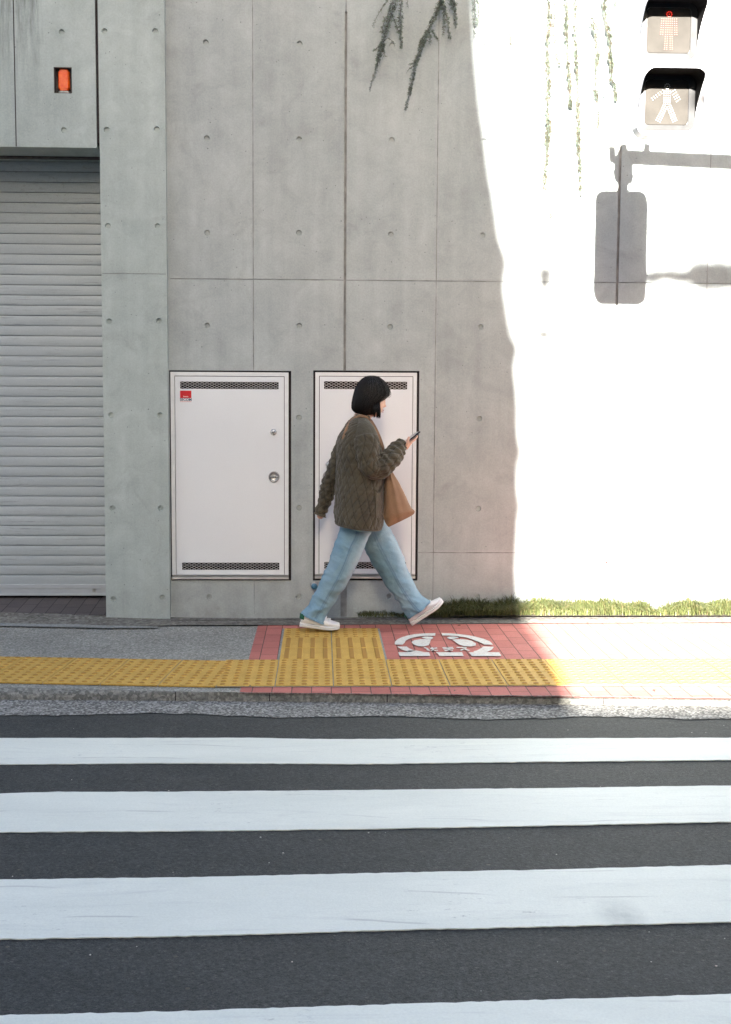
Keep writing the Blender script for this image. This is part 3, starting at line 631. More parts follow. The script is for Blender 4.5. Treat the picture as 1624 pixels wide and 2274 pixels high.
# ------------------------------------------------------------------ service hatches
def text_mesh(txt, name, mat, size, loc, parent, rot=(R(90), 0, 0), xs=1.0, bold=0.0):
    cu = bpy.data.curves.new(name, 'FONT'); cu.body = txt; cu.size = size; cu.align_x = 'CENTER'; cu.align_y = 'CENTER'; cu.offset = bold; cu.extrude = .0002; cu.resolution_u = 3
    o = bpy.data.objects.new(name, cu); COL.objects.link(o); dg = bpy.context.evaluated_depsgraph_get()
    me = bpy.data.meshes.new_from_object(o.evaluated_get(dg)); bpy.data.objects.remove(o); me.name = name; me.materials.clear(); me.materials.append(mat)
    me.transform(Matrix.Translation(loc) @ Matrix.Rotation(rot[0], 4, 'X') @ Matrix.Diagonal((xs, 1, 1, 1)))
    ob = bpy.data.objects.new(name, me); COL.objects.link(ob); attach(ob, parent); return ob
def hatch(Hh, label, knobs, left_hinge):
    x0, x1 = Hh['fx']; z0, z1 = Hh['fz']; dx0, dx1 = Hh['dx']; dz0, dz1 = Hh['dz']
    t = thing('service_hatch', ((x0+x1)/2, D, z0), label, 'hatch', 'white steel hatches in the wall')
    yf = D-.004; sill = .026
    fr = MB(); fw = .0275
    fr.box((x0, yf, z0+sill), (dx0-.004, D+.05, z1)); fr.box((dx1+.004, yf, z0+sill), (x1, D+.05, z1)); fr.box((dx0-.004, yf, dz1+.004), (dx1+.004, D+.05, z1)); fr.box((dx0-.004, yf, z0+sill), (dx1+.004, D+.05, dz0-.004))
    fo = bevel(fr.build('frame', M['frame_metal'], t), .0015)
    MB().box((dx0-.006, D+.02, dz0-.006), (dx1+.006, D+.03, dz1+.006)).build('door_rebate', M['dark'], fo)
    so = MB(); so.add([(x0, yf-.012, z0), (x1, yf-.012, z0), (x1, yf-.012, z0+.012), (x0, yf-.012, z0+.012), (x0, D+.04, z0), (x1, D+.04, z0), (x1, D+.04, z0+sill-.001), (x0, D+.04, z0+sill-.001)], [(0, 1, 2, 3), (3, 2, 6, 7), (4, 7, 6, 5), (0, 3, 7, 4), (1, 5, 6, 2), (0, 4, 5, 1)])
    so.build('sill', M['sill'], t)
    # door leaf with two slots for the mesh
    vents = []
    for (u0, u1, v0, v1) in (Hh['vt'], Hh['vb']):
        a = onY(u0, (v0+v1)/2, yf); b = onY(u1, (v0+v1)/2, yf); vents.append((a.x, b.x, onY((u0+u1)/2, v1, yf).z, onY((u0+u1)/2, v0, yf).z))
    yd = D-.002
    X = sorted({dx0, dx1, *[q for v_ in vents for q in v_[:2]]}); Z = sorted({dz0, dz1, *[q for v_ in vents for q in v_[2:]]})
    db = MB()
    for i in range(len(X)-1):
        for j in range(len(Z)-1):
            mx, mz = (X[i]+X[i+1])/2, (Z[j]+Z[j+1])/2
            if any(v_[0] < mx < v_[1] and v_[2] < mz < v_[3] for v_ in vents): continue
            db.quad((X[i], yd, Z[j]), (X[i+1], yd, Z[j]), (X[i+1], yd, Z[j+1]), (X[i], yd, Z[j+1]))
    for a, b, c_, d in [(dx0, dx1, dz0, dz1)]:
        y = yd+.018
        db.quad((a, y, c_), (a, yd, c_), (a, yd, d), (a, y, d)); db.quad((b, yd, c_), (b, y, c_), (b, y, d), (b, yd, d)); db.quad((a, yd, d), (b, yd, d), (b, y, d), (a, y, d)); db.quad((a, y, c_), (b, y, c_), (b, yd, c_), (a, yd, c_))
    for a, b, c_, d in vents:
        y = yd+.012
        db.quad((a, yd, c_), (a, y, c_), (a, y, d), (a, yd, d)); db.quad((b, y, c_), (b, yd, c_), (b, yd, d), (b, y, d)); db.quad((a, yd, c_), (b, yd, c_), (b, y, c_), (a, y, c_)); db.quad((a, y, d), (b, y, d), (b, yd, d), (a, yd, d))
    door = db.build('door_leaf', M['white_metal'], t)
    for a, b, c_, d in vents:
        vb = MB(); pw = .0644; nr = 3; ph = (d-c_)/nr*1.0; hw = .0016
        def seg(xa_, za_, xb_, zb_):
            # clip to the slot in x
            if xb_ < xa_: xa_, za_, xb_, zb_ = xb_, zb_, xa_, za_
            if xb_ <= a or xa_ >= b: return
            if xa_ < a: za_ += (zb_-za_)*(a-xa_)/(xb_-xa_); xa_ = a
            if xb_ > b: zb_ = za_+(zb_-za_)*(b-xa_)/(xb_-xa_); xb_ = b
            vb.add([(xa_, yd+.004, za_-hw), (xb_, yd+.004, zb_-hw), (xb_, yd+.0025, zb_+hw), (xa_, yd+.0025, za_+hw)], [(0, 1, 2, 3)])
            vb.add([(xa_, yd+.006, za_-hw), (xb_, yd+.006, zb_-hw), (xb_, yd+.004, zb_-hw), (xa_, yd+.004, za_-hw)], [(0, 1, 2, 3)])
        n_ = int((b-a)/pw)+2
        for i in range(-1, n_*1+1):
            for j in range(nr):
                x_ = a+i*pw; zc_ = c_+ph*j
                seg(x_, zc_, x_+pw/2, zc_+ph); seg(x_+pw/2, zc_+ph, x_+pw, zc_) ; seg(x_, zc_+ph, x_+pw/2, zc_); seg(x_+pw/2, zc_, x_+pw, zc_+ph)
        vb.quad((a+.0003, yd+.0115, c_+.0003), (b-.0003, yd+.0115, c_+.0003), (b-.0003, yd+.0115, d-.0003), (a+.0003, yd+.0115, d-.0003), 1)
        vb.build('vent_grille', [M['mesh'], M['black']], door)
    for kind, u, v, r_ in knobs:
        p = onY(u, v, yd); s_ = onY(u+r_, v, yd).x-p.x; C = (p.x, yd, p.z)
        if kind == 'lock':
            k_ = MB(); k_.lathe([(s_, 0), (s_, .004), (s_*.85, .009), (s_*.62, .011), (s_*.6, .016), (s_*.5, .019), (s_*.2, .0195)], C, (0, -1, 0), 28)
            lo = k_.build('cylinder_lock', M['steel'], door, smooth=True); MB().box((p.x-.0012, yd-.0203, p.z-.006), (p.x+.0012, yd-.0196, p.z+.006)).build('keyhole', M['black'], lo)
        else:
            k_ = MB(); k_.lathe([(s_, 0), (s_, .006), (s_*.93, .010), (s_*.82, .010), (s_*.78, .003), (s_*.3, .0022)], C, (0, -1, 0), 36)
            ho = k_.build('turn_handle', M['steel_dull'], door, smooth=True)
            g_ = MB(); g_.prism([(p.x+s_*.76*x, yd-.003, p.z+s_*.76*z) for x, z in ((-1, .06), (-.6, .2), (0, .27), (.6, .2), (1, .06), (1, -.06), (.6, -.18), (0, -.3), (-.6, -.18), (-1, -.06))], (0, -.008, 0)); bevel(g_.build('grip_bar', M['steel'], ho), .002)
    # latch seen in the gap beside the door
    u_ = 635.5 if not left_hinge else 705
    return t, door
t1, d1 = hatch(H1, 'white steel hatch with a red sticker, next to the pillar', [('lock', 607.9, 959.6, 7.4), ('handle', 608.8, 1058.6, 12.2)], False)
t2, d2 = hatch(H2, 'white steel hatch behind the walking woman, no sticker', [('lock', 730.4, 1030.5, 7), ('handle', 729, 1057.5, 12)], True)
for Hx, yy in ((H1, D), (H2, D)):
    pass
for (u, v, tt) in ((632.2, 1040, t1), (706.2, 1047, t2)):
    p = onY(u, v); MB().box((p.x-.0035, D-.0005, p.z-.055), (p.x+.0035, D+.018, p.z+.055)).build('latch_bolt', M['rust'], tt)
st = onY(400.3, 884, D-.0026); s2 = onY(425.2, 867.6, D-.0026)
sk = MB(); sk.box((st.x, D-.0028, st.z), (s2.x, D-.0021, s2.z)); sto = sk.build('sticker', M['red_sign'], d1)
cxs = (st.x+s2.x)/2
MB().box((st.x, D-.0027, onY(412, 892.6).z), (s2.x, D-.0021, st.z-.0004)).build('sticker_foot', M['pale'], sto)
text_mesh('SECOM', 'lettering', M['navy'], .0245, (cxs, D-.0031, onY(412, 887.6).z), sto, xs=.98, bold=.0006)
MB().box((st.x, D-.0030, onY(412, 892.4).z), (s2.x, D-.0026, onY(412, 891.7).z)).build('sticker_line', M['red_sign'], sto)
text_mesh('Security', 'small_lettering', M['gold_print'], .0105, (cxs, D-.0031, onY(412, 880.5).z), sto, bold=.0003)
# blue capped fitting low on the wall
p = onY(698.5, 1300); tp_ = thing('wall_valve', (p.x, D, p.z), 'small blue capped fitting low on the wall behind the rear trouser leg', 'valve')
MB().lathe([(.012, 0), (.012, .025), (.016, .026), (.02, .032), (.021, .044), (.014, .052), (.004, .054)], (p.x, D-.001, p.z), (0, -1, 0), 20).build('cap', M['blue_cap'], tp_, smooth=True)
MB().lathe([(.024, 0), (.024, .004), (.018, .007)], (p.x, D-.0002, p.z), (0, -1, 0), 20).build('flange', M['steel_dull'], tp_, smooth=True)

# ------------------------------------------------------------------ grass at the wall foot
gb = MB(); rg = random.Random(3)
def ghe(u):
    return clampf([790, 830, 870, 890, 905, 960, 1000, 1100, 1330, 1400, 1440, 1455, 1470, 1530, 1624], [.2, .32, .38, .1, .32, .8, 1.0, 1.0, 1.05, 1.0, .85, .35, .6, 1.0, .95])(u)
def gden(u): return 0 if u < 795 else (.45 if u < 955 else 1)
def blade(p, h, lean, ang, w):
    d = V((math.cos(ang), math.sin(ang)*.75, 0)); sd = V((-math.sin(ang), math.cos(ang), 0))*w
    if abs(sd.x) < w*.4: sd.x = w*.6
    pts = []
    for i in range(5):
        t = i/4; z = h*(t*1.45-.62*t*t*(1+lean)) ; x = lean*h*(t**1.6)*1.25
        pts.append(p+d*x+V((0, 0, max(z, -.0 if i < 4 else -.01))))
    vs = []
    for i, q in enumerate(pts):
        ww = [1, 1, .85, .6, .08][i]; vs += [q-sd*ww, q+sd*ww]
    gb.add(vs, [(2*i, 2*i+1, 2*i+3, 2*i+2) for i in range(4)], 1 if rg.random() < .13 else 0)
xg0, xg1 = onY(795, 1350).x, onY(1700, 1350).x+2.2
cnt = 0
while cnt < 21000:
    x = rg.uniform(xg0, xg1); u = CU+F_PX*0+(812-812)
    # picture column of x near the wall
    u = 812+(x-onY(812, 1350).x)/(onY(813, 1350).x-onY(812, 1350).x)
    cnt += 1
    if rg.random() > gden(u)*(.55+.9*abs(NZ.noise(V((x*4.3, 5, 0))))*2): continue
    y = D-.008-abs(rg.gauss(0, .5))*.10
    if y < D-.125: continue
    cl = NZ.noise(V((x*9, y*9, 0)))
    h = ghe(min(u, 1624))*(.165+.085*cl+rg.uniform(-.015, .02))*(1-.35*(D-y)/.125)
    if h < .012: continue
    zb_ = .028 if u > 1000 else .016
    blade(V((x, y, zb_)), h, rg.uniform(.15, 1.0), rg.uniform(0, 2*math.pi) if rg.random() < .45 else rg.uniform(-math.pi, 0), rg.uniform(.0011, .0022))
grass = tag(gb.build('mondo_grass', [M['grass'], M['straw']]), 'dark green tufted border grass growing along the foot of the concrete wall', 'grass', kind='stuff')
sb = MB()
sb.quad((xg0+.3, D-.105, .022), (xg1, D-.105, .03), (xg1, D, .036), (xg0+.3, D, .026)); tag(sb.build('soil_strip', M['soil']), kind='structure')

# ------------------------------------------------------------------ trailing rosemary over the wall top
def sprig(label, strands, seed, zoff=.0, group=None):
    r_ = random.Random(seed); base = onY(*strands[0][0][0], D-.06)
    t = thing('trailing_rosemary', base, label, 'plant', group); sb_, lf = MB(), MB()
    for pts, wtop, wtip, dens, yoff in strands:
        P_ = []
        n = max(3, len(pts))
        for i, (u, v) in enumerate(pts):
            k = i/(len(pts)-1); P_.append(onY(u, v, D-.012-yoff*(1-.75*k)))
        # smooth resample
        Q = []
        for i in range(len(P_)-1):
            for q in range(8): a = q/8; Q.append(P_[i].lerp(P_[i+1], a)+V((r_.uniform(-.0015, .0015), 0, 0)))
        Q.append(P_[-1]); m = len(Q)
        sb_.tube(Q, [.0013*(1-i/m)+.0006 for i in range(m)], 5)
        Ltot = sum((Q[i+1]-Q[i]).length for i in range(m-1))
        nl = int(Ltot*dens*(3.2 if seed > 14 else 2.1))
        for j in range(nl):
            f = r_.random(); i = min(int(f*(m-1)), m-2); c0 = Q[i].lerp(Q[i+1], f*(m-1)-i); w = (wtop+(wtip-wtop)*f)*(1.25 if seed <= 14 else 1.0)
            node = (i*.61+f*(m-1)*.35) % 1.0
            clump = (.25+3.0*abs(NZ.noise(V((c0.z*34, seed, 0))))) if seed <= 14 else max(.3, 6*abs(NZ.noise(V((c0.z*17, seed, 0))))-.55)
            if r_.random() > clump*((1.05-.82*f) if seed <= 14 else (1.1-.25*f)): continue
            an = r_.uniform(0, 2*math.pi); rr = w*min(1.1, clump)*math.sqrt(r_.random())
            o = V((math.cos(an)*rr, -abs(math.sin(an))*rr*.5, 0)); tip = (o.normalized() if o.length > 1e-6 else V((1, 0, 0)))*r_.uniform(.006, .014)+V((r_.uniform(-.004, .004), r_.uniform(-.008, .002), r_.uniform(-.012, .006)))
            a = c0+o*r_.uniform(.2, 1); sd = tip.cross(V((r_.uniform(-1, 1), r_.uniform(-1, 1), r_.uniform(-1, 1)))).normalized()*.0023
            if a.y > D-.003: a.y = D-.003
            b = a+tip; b.y = min(b.y, D-.003); md = a.lerp(b, .55)
            lf.add([a, md+sd, b, md-sd], [(0, 1, 2, 3)], 1 if r_.random() < (.42 if seed > 14 else .15) else 0)
        # side twigs
        for j in range(int(Ltot*5)):
            f = r_.uniform(.1, .8); i = int(f*(m-1)); c0 = Q[i]; dd = V((r_.choice((-1, 1))*r_.uniform(.3, 1), -.2, -r_.uniform(.3, 1.1))).normalized()*r_.uniform(.025, .06)
            tw = [c0, c0+dd*.5+V((0, 0, .004)), c0+dd+V((0, 0, -.01))]; sb_.tube(tw, [.0012, .001, .0006], 4)
            for q in range(7):
                a = tw[0].lerp(tw[2], r_.random()); tip = V((r_.uniform(-1, 1), r_.uniform(-1, 0), r_.uniform(-1, .4))).normalized()*.009; sd = V((.0013, 0, .0008)); lf.add([a, a+tip*.5+sd, a+tip, a+tip*.5-sd], [(0, 1, 2, 3)])
    sb_.build('stem', M['stem'], t); lf.build('leaves', [M['leaf'], M['leaf_dry']], t)
S_ = lambda pts, a=.02, b=.004, d=1200, y=.06: (pts, a, b, d, y)
def Z7(x, y): return ((940+x/5.075)/1.18227, (y/5.075)/1.18227)
z7 = lambda *p: [Z7(x, y) for x, y in p]
sprig('shaded rosemary trail left of the long one, curling over a tie hole', [
    S_(z7((520, -120), (500, 60), (440, 200), (380, 400), (325, 570), (285, 720), (260, 830), (225, 960), (155, 1220)), .03, .003, 2600), S_(z7((480, -80), (430, 120), (350, 300), (310, 450)), .03, .004, 1600),
    S_(z7((430, -60), (400, 0), (310, 120), (240, 250), (195, 360)), .012, .003, 900), S_(z7((590, -80), (570, 120), (560, 300), (570, 480), (582, 655)), .03, .003, 2000),
    S_(z7((480, 250), (520, 360), (545, 450)), .008, .003, 700), S_(z7((330, 560), (400, 505), (450, 540), (480, 575)), .006, .002, 300), S_(z7((320, 600), (250, 640), (205, 685)), .007, .003, 700), S_(z7((320, 600), (345, 680), (365, 755)), .007, .003, 700),
    S_(z7((660, -80), (655, 0), (675, 110)), .012, .003, 700)], 11, group='rosemary trails hanging over the wall')
sprig('longest shaded rosemary trail, slanting to the left over concrete', [
    S_(z7((1120, -120), (1110, 40), (1060, 160), (980, 300), (930, 420), (860, 580), (810, 720), (770, 840), (745, 960), (710, 1120), (690, 1220), (650, 1380), (630, 1465)), .022, .003, 2600), S_(z7((1180, -80), (1090, 60), (1020, 180)), .03, .01, 2200),
    S_(z7((770, 830), (720, 850), (680, 870)), .006, .002, 500), S_(z7((750, 880), (690, 910), (643, 980)), .006, .002, 500), S_(z7((955, 420), (960, 500), (960, 600)), .008, .003, 800), S_(z7((980, 400), (1020, 460), (1065, 550)), .008, .003, 800), S_(z7((870, 500), (830, 580), (790, 680)), .01, .003, 900),
    S_(z7((1130, 60), (1150, 200), (1150, 320), (1130, 490)), .014, .003, 1200), S_(z7((1150, 100), (1190, 260), (1205, 400), (1225, 525)), .014, .003, 1200)], 12, group='rosemary trails hanging over the wall')
sprig('short shaded rosemary trail just left of the sunlit edge', [S_(z7((1230, -120), (1270, 60), (1300, 220), (1300, 380)), .03, .003, 2400), S_(z7((1230, -120), (1250, 40), (1290, 160)), .035, .01, 2000)], 13, group='rosemary trails hanging over the wall')
sprig('rosemary trail hanging exactly where shade meets sun', [S_(z7((1560, -120), (1550, 60), (1560, 250), (1550, 330)), .045, .02, 3000), S_(z7((1600, 0), (1610, 200), (1600, 360)), .012, .004, 900), S_(z7((1550, 300), (1550, 500)), .008, .003, 400)], 14, group='rosemary trails hanging over the wall')
def Zc(x, y): return ((1380+x/3.79)/1.18227, (y/3.79)/1.18227)
zc = lambda *p: [Zc(x, y) for x, y in p]
sprig('short wispy rosemary trail in the sun, nearest to the shade', [S_([(1128, -40), (1126, 20), (1130, 70), (1136, 100)], .012, .004, 500), S_([(1108, -40), (1105, 25), (1108, 40)], .01, .004, 300)], 15, group='rosemary trails hanging over the wall')
sprig('longest sunlit rosemary trail, with a forked bare tip', [S_(zc((230, -120), (240, 200), (215, 500), (235, 800), (215, 1080), (235, 1250), (215, 1400), (220, 1550), (195, 1700), (190, 1860)), .022, .018, 2600),
    S_(zc((190, 1860), (130, 1950), (95, 2060)), .005, .003, 400), S_(zc((200, 1860), (235, 1980), (250, 2100), (255, 2240)), .005, .003, 600), S_(zc((235, 1600), (265, 1700), (292, 1850)), .005, .003, 400), S_(zc((300, -60), (280, 260), (300, 500), (340, 640)), .014, .006, 900)], 16, group='rosemary trails hanging over the wall')
sprig('sunlit rosemary trail ending in a brown tip, second of the long bunch', [S_(zc((400, -120), (420, 60), (400, 240), (415, 400), (420, 600), (440, 800), (445, 1000), (450, 1070)), .02, .009, 2400), S_(zc((360, -60), (390, 60)), .02, .01, 800)], 17, group='rosemary trails hanging over the wall')
sprig('thin sunlit rosemary trail reaching down level with the bracket shadow', [S_(zc((500, -120), (490, 260), (500, 460), (510, 620), (520, 800), (525, 1080), (530, 1300), (525, 1420), (540, 1600), (545, 1780), (550, 1940)), .016, .009, 1800), S_(zc((540, 380), (545, 500)), .008, .004, 500)], 18, group='rosemary trails hanging over the wall')
sprig('sunlit rosemary trail with loose side shoots, right of the thin one', [S_(zc((640, -120), (660, 180), (700, 300), (710, 440), (720, 560), (700, 680), (700, 860), (715, 1000), (730, 1160), (715, 1300)), .022, .007, 1700), S_(zc((740, 740), (770, 860), (792, 945)), .006, .003, 400), S_(zc((690, 860), (670, 920), (650, 1000)), .006, .003, 400)], 19, group='rosemary trails hanging over the wall')
sprig('densest sunlit rosemary trail, the one closest to the signal', [S_(zc((780, -120), (790, 100), (820, 260), (845, 380), (845, 560), (860, 640), (850, 780), (890, 850), (900, 1000)), .02, .006, 3000), S_(zc((900, -60), (905, 70)), .01, .004, 700)], 20, group='rosemary trails hanging over the wall')
# a low mat of rosemary rooted in the bed on top of the wall
rb = MB(); rr = random.Random(5)
for i in range(9000):
    x = rr.uniform(.35, 6.5); h = .05+.06*abs(NZ.noise(V((x*3, 0, 0))))*2; y = D+rr.uniform(-.06, .5); z = ZTOP+rr.random()*h-.005
    if y < D: z = ZTOP+rr.uniform(-.05, .06)
    d = V((rr.uniform(-1, 1), rr.uniform(-1, 1), rr.uniform(-.3, 1))).normalized()*.018; sd = V((rr.uniform(-1, 1), rr.uniform(-1, 1), 0)).normalized()*.0022; p_ = V((x, y, z))
    rb.add([p_, p_+d*.5+sd, p_+d, p_+d*.5-sd], [(0, 1, 2, 3)])
tag(rb.build('rosemary_mat', M['leaf']), 'low mat of rosemary growing in the bed along the top of the wall', 'plant', kind='stuff')

# ------------------------------------------------------------------ pedestrian signal
YS = SIG.y
def oS(u, v): return onY(u, v, YS)
SX, SZ = SIG.x, SIG.z; HW, HH = .172, .355
def rrect(cx0, cz0, hw, hh, r, n=6):
    pts = []
    for sx, sz, a0 in ((1, 1, 0), (-1, 1, 90), (-1, -1, 180), (1, -1, 270)):
        for i in range(n+1):
            a = R(a0+90*i/n); pts.append((cx0+sx*(hw-r)+r*math.cos(a), cz0+sz*(hh-r)+r*math.sin(a)))
    return pts
M['signal'] = plain('signal_housing', (.5, .51, .52), .4, var=.03)
M['bezel'] = plain('signal_bezel', (.040, .040, .040), .5, var=.03)
M['visor_out'] = plain('visor_outside', (.42, .43, .47), .5, var=.03)
def siglens():
    k = NT('signal_lens'); g = k.noise(9, 4, .6); k.b.inputs['Specular IOR Level'].default_value = .1
    return k.done(k.mix(k.ramp(g, .3, .7), (.025, .0225, .019), (.039, .035, .030)), .7, spec=.15)
M['sig_lens'] = siglens()
def emit(name, col, st, base=None):
    m = bpy.data.materials.new(name); m.use_nodes = True; b = m.node_tree.nodes['Principled BSDF']; b.inputs['Base Color'].default_value = (*(base or col), 1); b.inputs['Emission Color'].default_value = (*col, 1); b.inputs['Emission Strength'].default_value = st; return m
M['red_led'] = emit('red_led', (1, .03, .01), .10, (.10, .085, .07)); M['led_off'] = plain('unlit_led', (.30, .30, .28), .3)
sg = thing('pedestrian_signal', (SX, YS, SZ-HH), 'two lamp pedestrian signal with black hoods, red figure lit on top', 'traffic light')
yF = YS-.04; 
hs = MB(); hs.prism([(x, yF, z) for x, z in rrect(SX, SZ, HW, HH, .06)], (0, .10, 0)); bevel(hs.build('housing', M['signal'], sg), .006)
LP = .3415
lz = [SZ-.1907, SZ+.1613]
lx0 = SX-.024
def hood(zc_):
    hw, hh = .148, .138; out = [(x, z) for x, z in rrect(lx0, zc_, hw, hh, .05, 8)]
    # go round from lower left over the top to lower right
    lim = R(-28); span = R(236)
    pts = [p for p in sorted(out, key=lambda p: (math.atan2(p[1]-zc_, p[0]-lx0)-lim) % (2*math.pi)) if ((math.atan2(p[1]-zc_, p[0]-lx0)-lim) % (2*math.pi)) <= span]
    zend = zc_-.085; pts = [(pts[0][0], zend)]+pts+[(pts[-1][0], zend)]
    mb_ = MB(); k = len(pts); th_ = .0035; rows = []
    # densify
    dn = []
    for a, b in zip(pts, pts[1:]):
        m_ = max(1, int(math.hypot(b[0]-a[0], b[1]-a[1])/.015))
        dn += [(a[0]+(b[0]-a[0])*q/m_, a[1]+(b[1]-a[1])*q/m_) for q in range(m_)]
    dn.append(pts[-1]); k = len(dn)
    for i, (x, z) in enumerate(dn):
        t = (z-zend)/(zc_+hh-zend); dep = .165*min(1, max(.0, t/.9))**1.7+.003
        nx, nz = x-lx0, z-zc_; l_ = math.hypot(nx, nz); nx, nz = nx/l_, nz/l_
        ex = 1+.03*dep/.17
        droop = .03*dep/.2
        fx_, fz_ = lx0+(x-lx0)*ex, zc_+(z-zc_)*(1+.04*dep/.2)-.012*dep/.17
        rows.append(((x, yF, z), (fx_, yF-dep, fz_), (fx_-nx*th_, yF-dep, fz_-nz*th_), (x-nx*th_, yF, z-nz*th_)))
    for a, b in zip(rows, rows[1:]):
        mb_.quad(a[0], a[1], b[1], b[0], 1); mb_.quad(a[1], a[2], b[2], b[1], 0); mb_.quad(a[2], a[3], b[3], b[2], 0)
    return mb_.build('hood', [M['black'], M['visor_out']], sg)
def led_fig(dots_, zc_, mat, parent):
    mb_ = MB()
    for (x, z) in dots_:
        C = V((lx0+x, yF-.0095, zc_+z)); mb_.lathe([(.0031, 0), (.0031, .001), (.0016, .0022)], C, (0, -1, 0), 8)
    return mb_.build('led_figure', mat, parent, smooth=True)
for which, zc_ in ((0, lz[0]), (1, lz[1])):
    hood(zc_)
    lb = MB(); lb.prism([(x, yF-.008, z) for x, z in rrect(lx0, zc_, .110, .110, .018, 4)], (0, .0075, 0)); lo = bevel(lb.build('lens', M['sig_lens'], sg), .002)
    fr = MB(); o_ = rrect(lx0, zc_, .148, .138, .045, 6); i_ = rrect(lx0, zc_, .1115, .1115, .018, 6); n = len(o_)
    for q in range(n):
        a, b, c_, d = o_[q], o_[(q+1) % n], i_[(q+1) % n], i_[q]; fr.quad((a[0], yF-.003, a[1]), (b[0], yF-.003, b[1]), (c_[0], yF-.010, c_[1]), (d[0], yF-.010, d[1]))
        fr.quad((d[0], yF-.010, d[1]), (c_[0], yF-.010, c_[1]), (c_[0], yF, c_[1]), (d[0], yF, d[1])); fr.quad((b[0], yF-.003, b[1]), (a[0], yF-.003, a[1]), (a[0], yF+.001, a[1]), (b[0], yF+.001, b[1]))
    fr.build('lens_bezel', M['bezel'], sg)
    pts = []
    def ln_(x0, z0, x1, z1, n_, w_=1, gap=.0105):
        dx, dz = x1-x0, z1-z0; l_ = math.hypot(dx, dz); nx, nz = -dz/l_, dx/l_
        for i in range(n_):
            for j in range(w_): o = (j-(w_-1)/2)*gap; pts.append((x0+dx*i/(n_-1)+nx*o, z0+dz*i/(n_-1)+nz*o))
    for i in range(10): a = i*.628; pts.append((.013*math.cos(a), .078+.013*math.sin(a)))
    pts.append((0, .078))
    if which == 0:      # walking figure, unlit
        ln_(0, .055, 0, -.01, 7, 4); ln_(-.02, .055, -.075, .015, 6, 2); ln_(.03, .055, .058, .01, 5, 3); ln_(-.008, -.02, -.042, -.092, 9, 3); ln_(.012, -.02, .042, -.092, 9, 3)
        led_fig(pts, zc_, M['led_off'], lo)
    else:               # standing figure, lit
        ln_(0, .055, 0, -.02, 8, 4); ln_(-.032, .055, -.036, -.02, 8, 2); ln_(.032, .055, .036, -.02, 8, 2); ln_(-.012, -.03, -.014, -.092, 8, 2); ln_(.012, -.03, .014, -.092, 8, 2)
        led_fig(pts, zc_, M['red_led'], lo)
# bracket, traced from its shadow and carried back along the sunlight to the signal's plane
def Zs(x, y): return ((1560+x/4.511)/1.18227, (360+y/4.511)/1.18227)
def back_to(pt, Y): p = onY(*pt); return p+L*((Y-D)/L.y)
def bs(pts, y=YS): return [back_to(Zs(a, b), y) for a, b in pts]
br = thing('signal_bracket', (SX, YS, SZ+HH), 'grey arm and clamp that carry the signal out from its pole', 'bracket')
hg = MB(); hg.prism(bs([(300, 175), (465, 190), (462, 420), (472, 470), (450, 555), (410, 560), (402, 620), (425, 690), (270, 690), (290, 620), (290, 570), (245, 520), (228, 440), (243, 420), (240, 325)]), (0, .05, 0)); hg.build('hanger', M['signal'], br)
hg = MB(); hg.prism(bs([(182, 150), (258, 152), (262, 330), (185, 300)]), (0, .06, 0)); hg.build('end_cap', M['signal'], br)
hg = MB(); hg.prism(bs([(302, 178), (308, 105), (345, 100), (355, 88), (368, 100), (395, 106), (400, 178)]), (0, .03, 0)); hg.build('clamp_bolt', M['steel_dull'], br); hg = MB(); hg.prism(bs([(585, 185), (600, 85), (668, 105), (662, 170), (685, 190)]), (0, .03, 0)); hg.build('cable_spout', M['steel_dull'], br)
a0, a1 = bs([(300, 255), (1640, 318)]); dd = a1-a0; a2 = a0+dd*2.55
MB().tube([a0+V((0, .03, 0)), a2+V((0, .03, 0))], [.046, .05], 20).build('arm', M['signal'], br, smooth=True)
poleb = thing('signal_pole', (a2.x, YS+.03, 0), 'grey steel pole standing at the kerb that carries the signal arm', 'pole')
MB().tube([(a2.x, YS+.03, -.01), (a2.x, YS+.03, a2.z+.5)], [.075, .06], 24).build('shaft', M['signal'], poleb, smooth=True)
MB().lathe([(.13, 0), (.13, .02), (.085, .05), (.08, .12)], (a2.x, YS+.03, 0), (0, 0, 1), 24).build('base_collar', M['signal'], poleb, smooth=True)

# ------------------------------------------------------------------ unseen buildings and added casters across the street that shade the scene
def Zb(x, y): return ((1180+x/2.273)/1.18227, (500+y/2.273)/1.18227)
prof_e = [(1043, -60), (1045, 60), (1050, 150), (1060, 240), (1073, 320), (1084, 395)]+[Zb(x, y) for x, y in ((235, 0), (252, 90), (272, 150), (266, 210), (276, 300), (318, 370), (345, 410), (322, 490), (300, 560), (308, 640), (345, 700), (324, 745), (352, 850), (375, 905), (420, 955), (378, 1000), (362, 1050), (380, 1150), (400, 1280), (396, 1400), (386, 1480), (402, 1515), (436, 1560), (402, 1615), (388, 1650), (386, 1800), (402, 1850), (430, 1900), (388, 1950), (376, 2270), (378, 2420))]
YC = -8.0
def gback(u, v, Y): g_ = onZ(u, v, 0); return g_+L*((Y-g_.y)/L.y)
prof_e = [((prof_e[max(i-1, 0)][0]+prof_e[i][0]*1.6+prof_e[min(i+1, len(prof_e)-1)][0])/3.6, prof_e[i][1]) for i in range(len(prof_e))]
edge = [back_to(p, YC) for p in prof_e[:-1]]+[gback(u, v, YC) for u, v in ((1150, 1378), (1180, 1420), (1208, 1470), (1235, 1530), (1255, 1590))]
hb = MB(); el_ = [edge[0]+V((-.02, 0, 3))]+edge+[V((edge[-1].x, YC, -.04))]
el_ = [V((p.x+.06, YC, p.z)) for p in el_]
ax = V((L.x, L.y, 0))*(-.5/abs(L.y))
ax = L*(-.5)
hedge_poly = [V((-2.6, YC, -.04)), *[p for p in reversed(el_)], V((-2.6, YC, el_[0].z))]
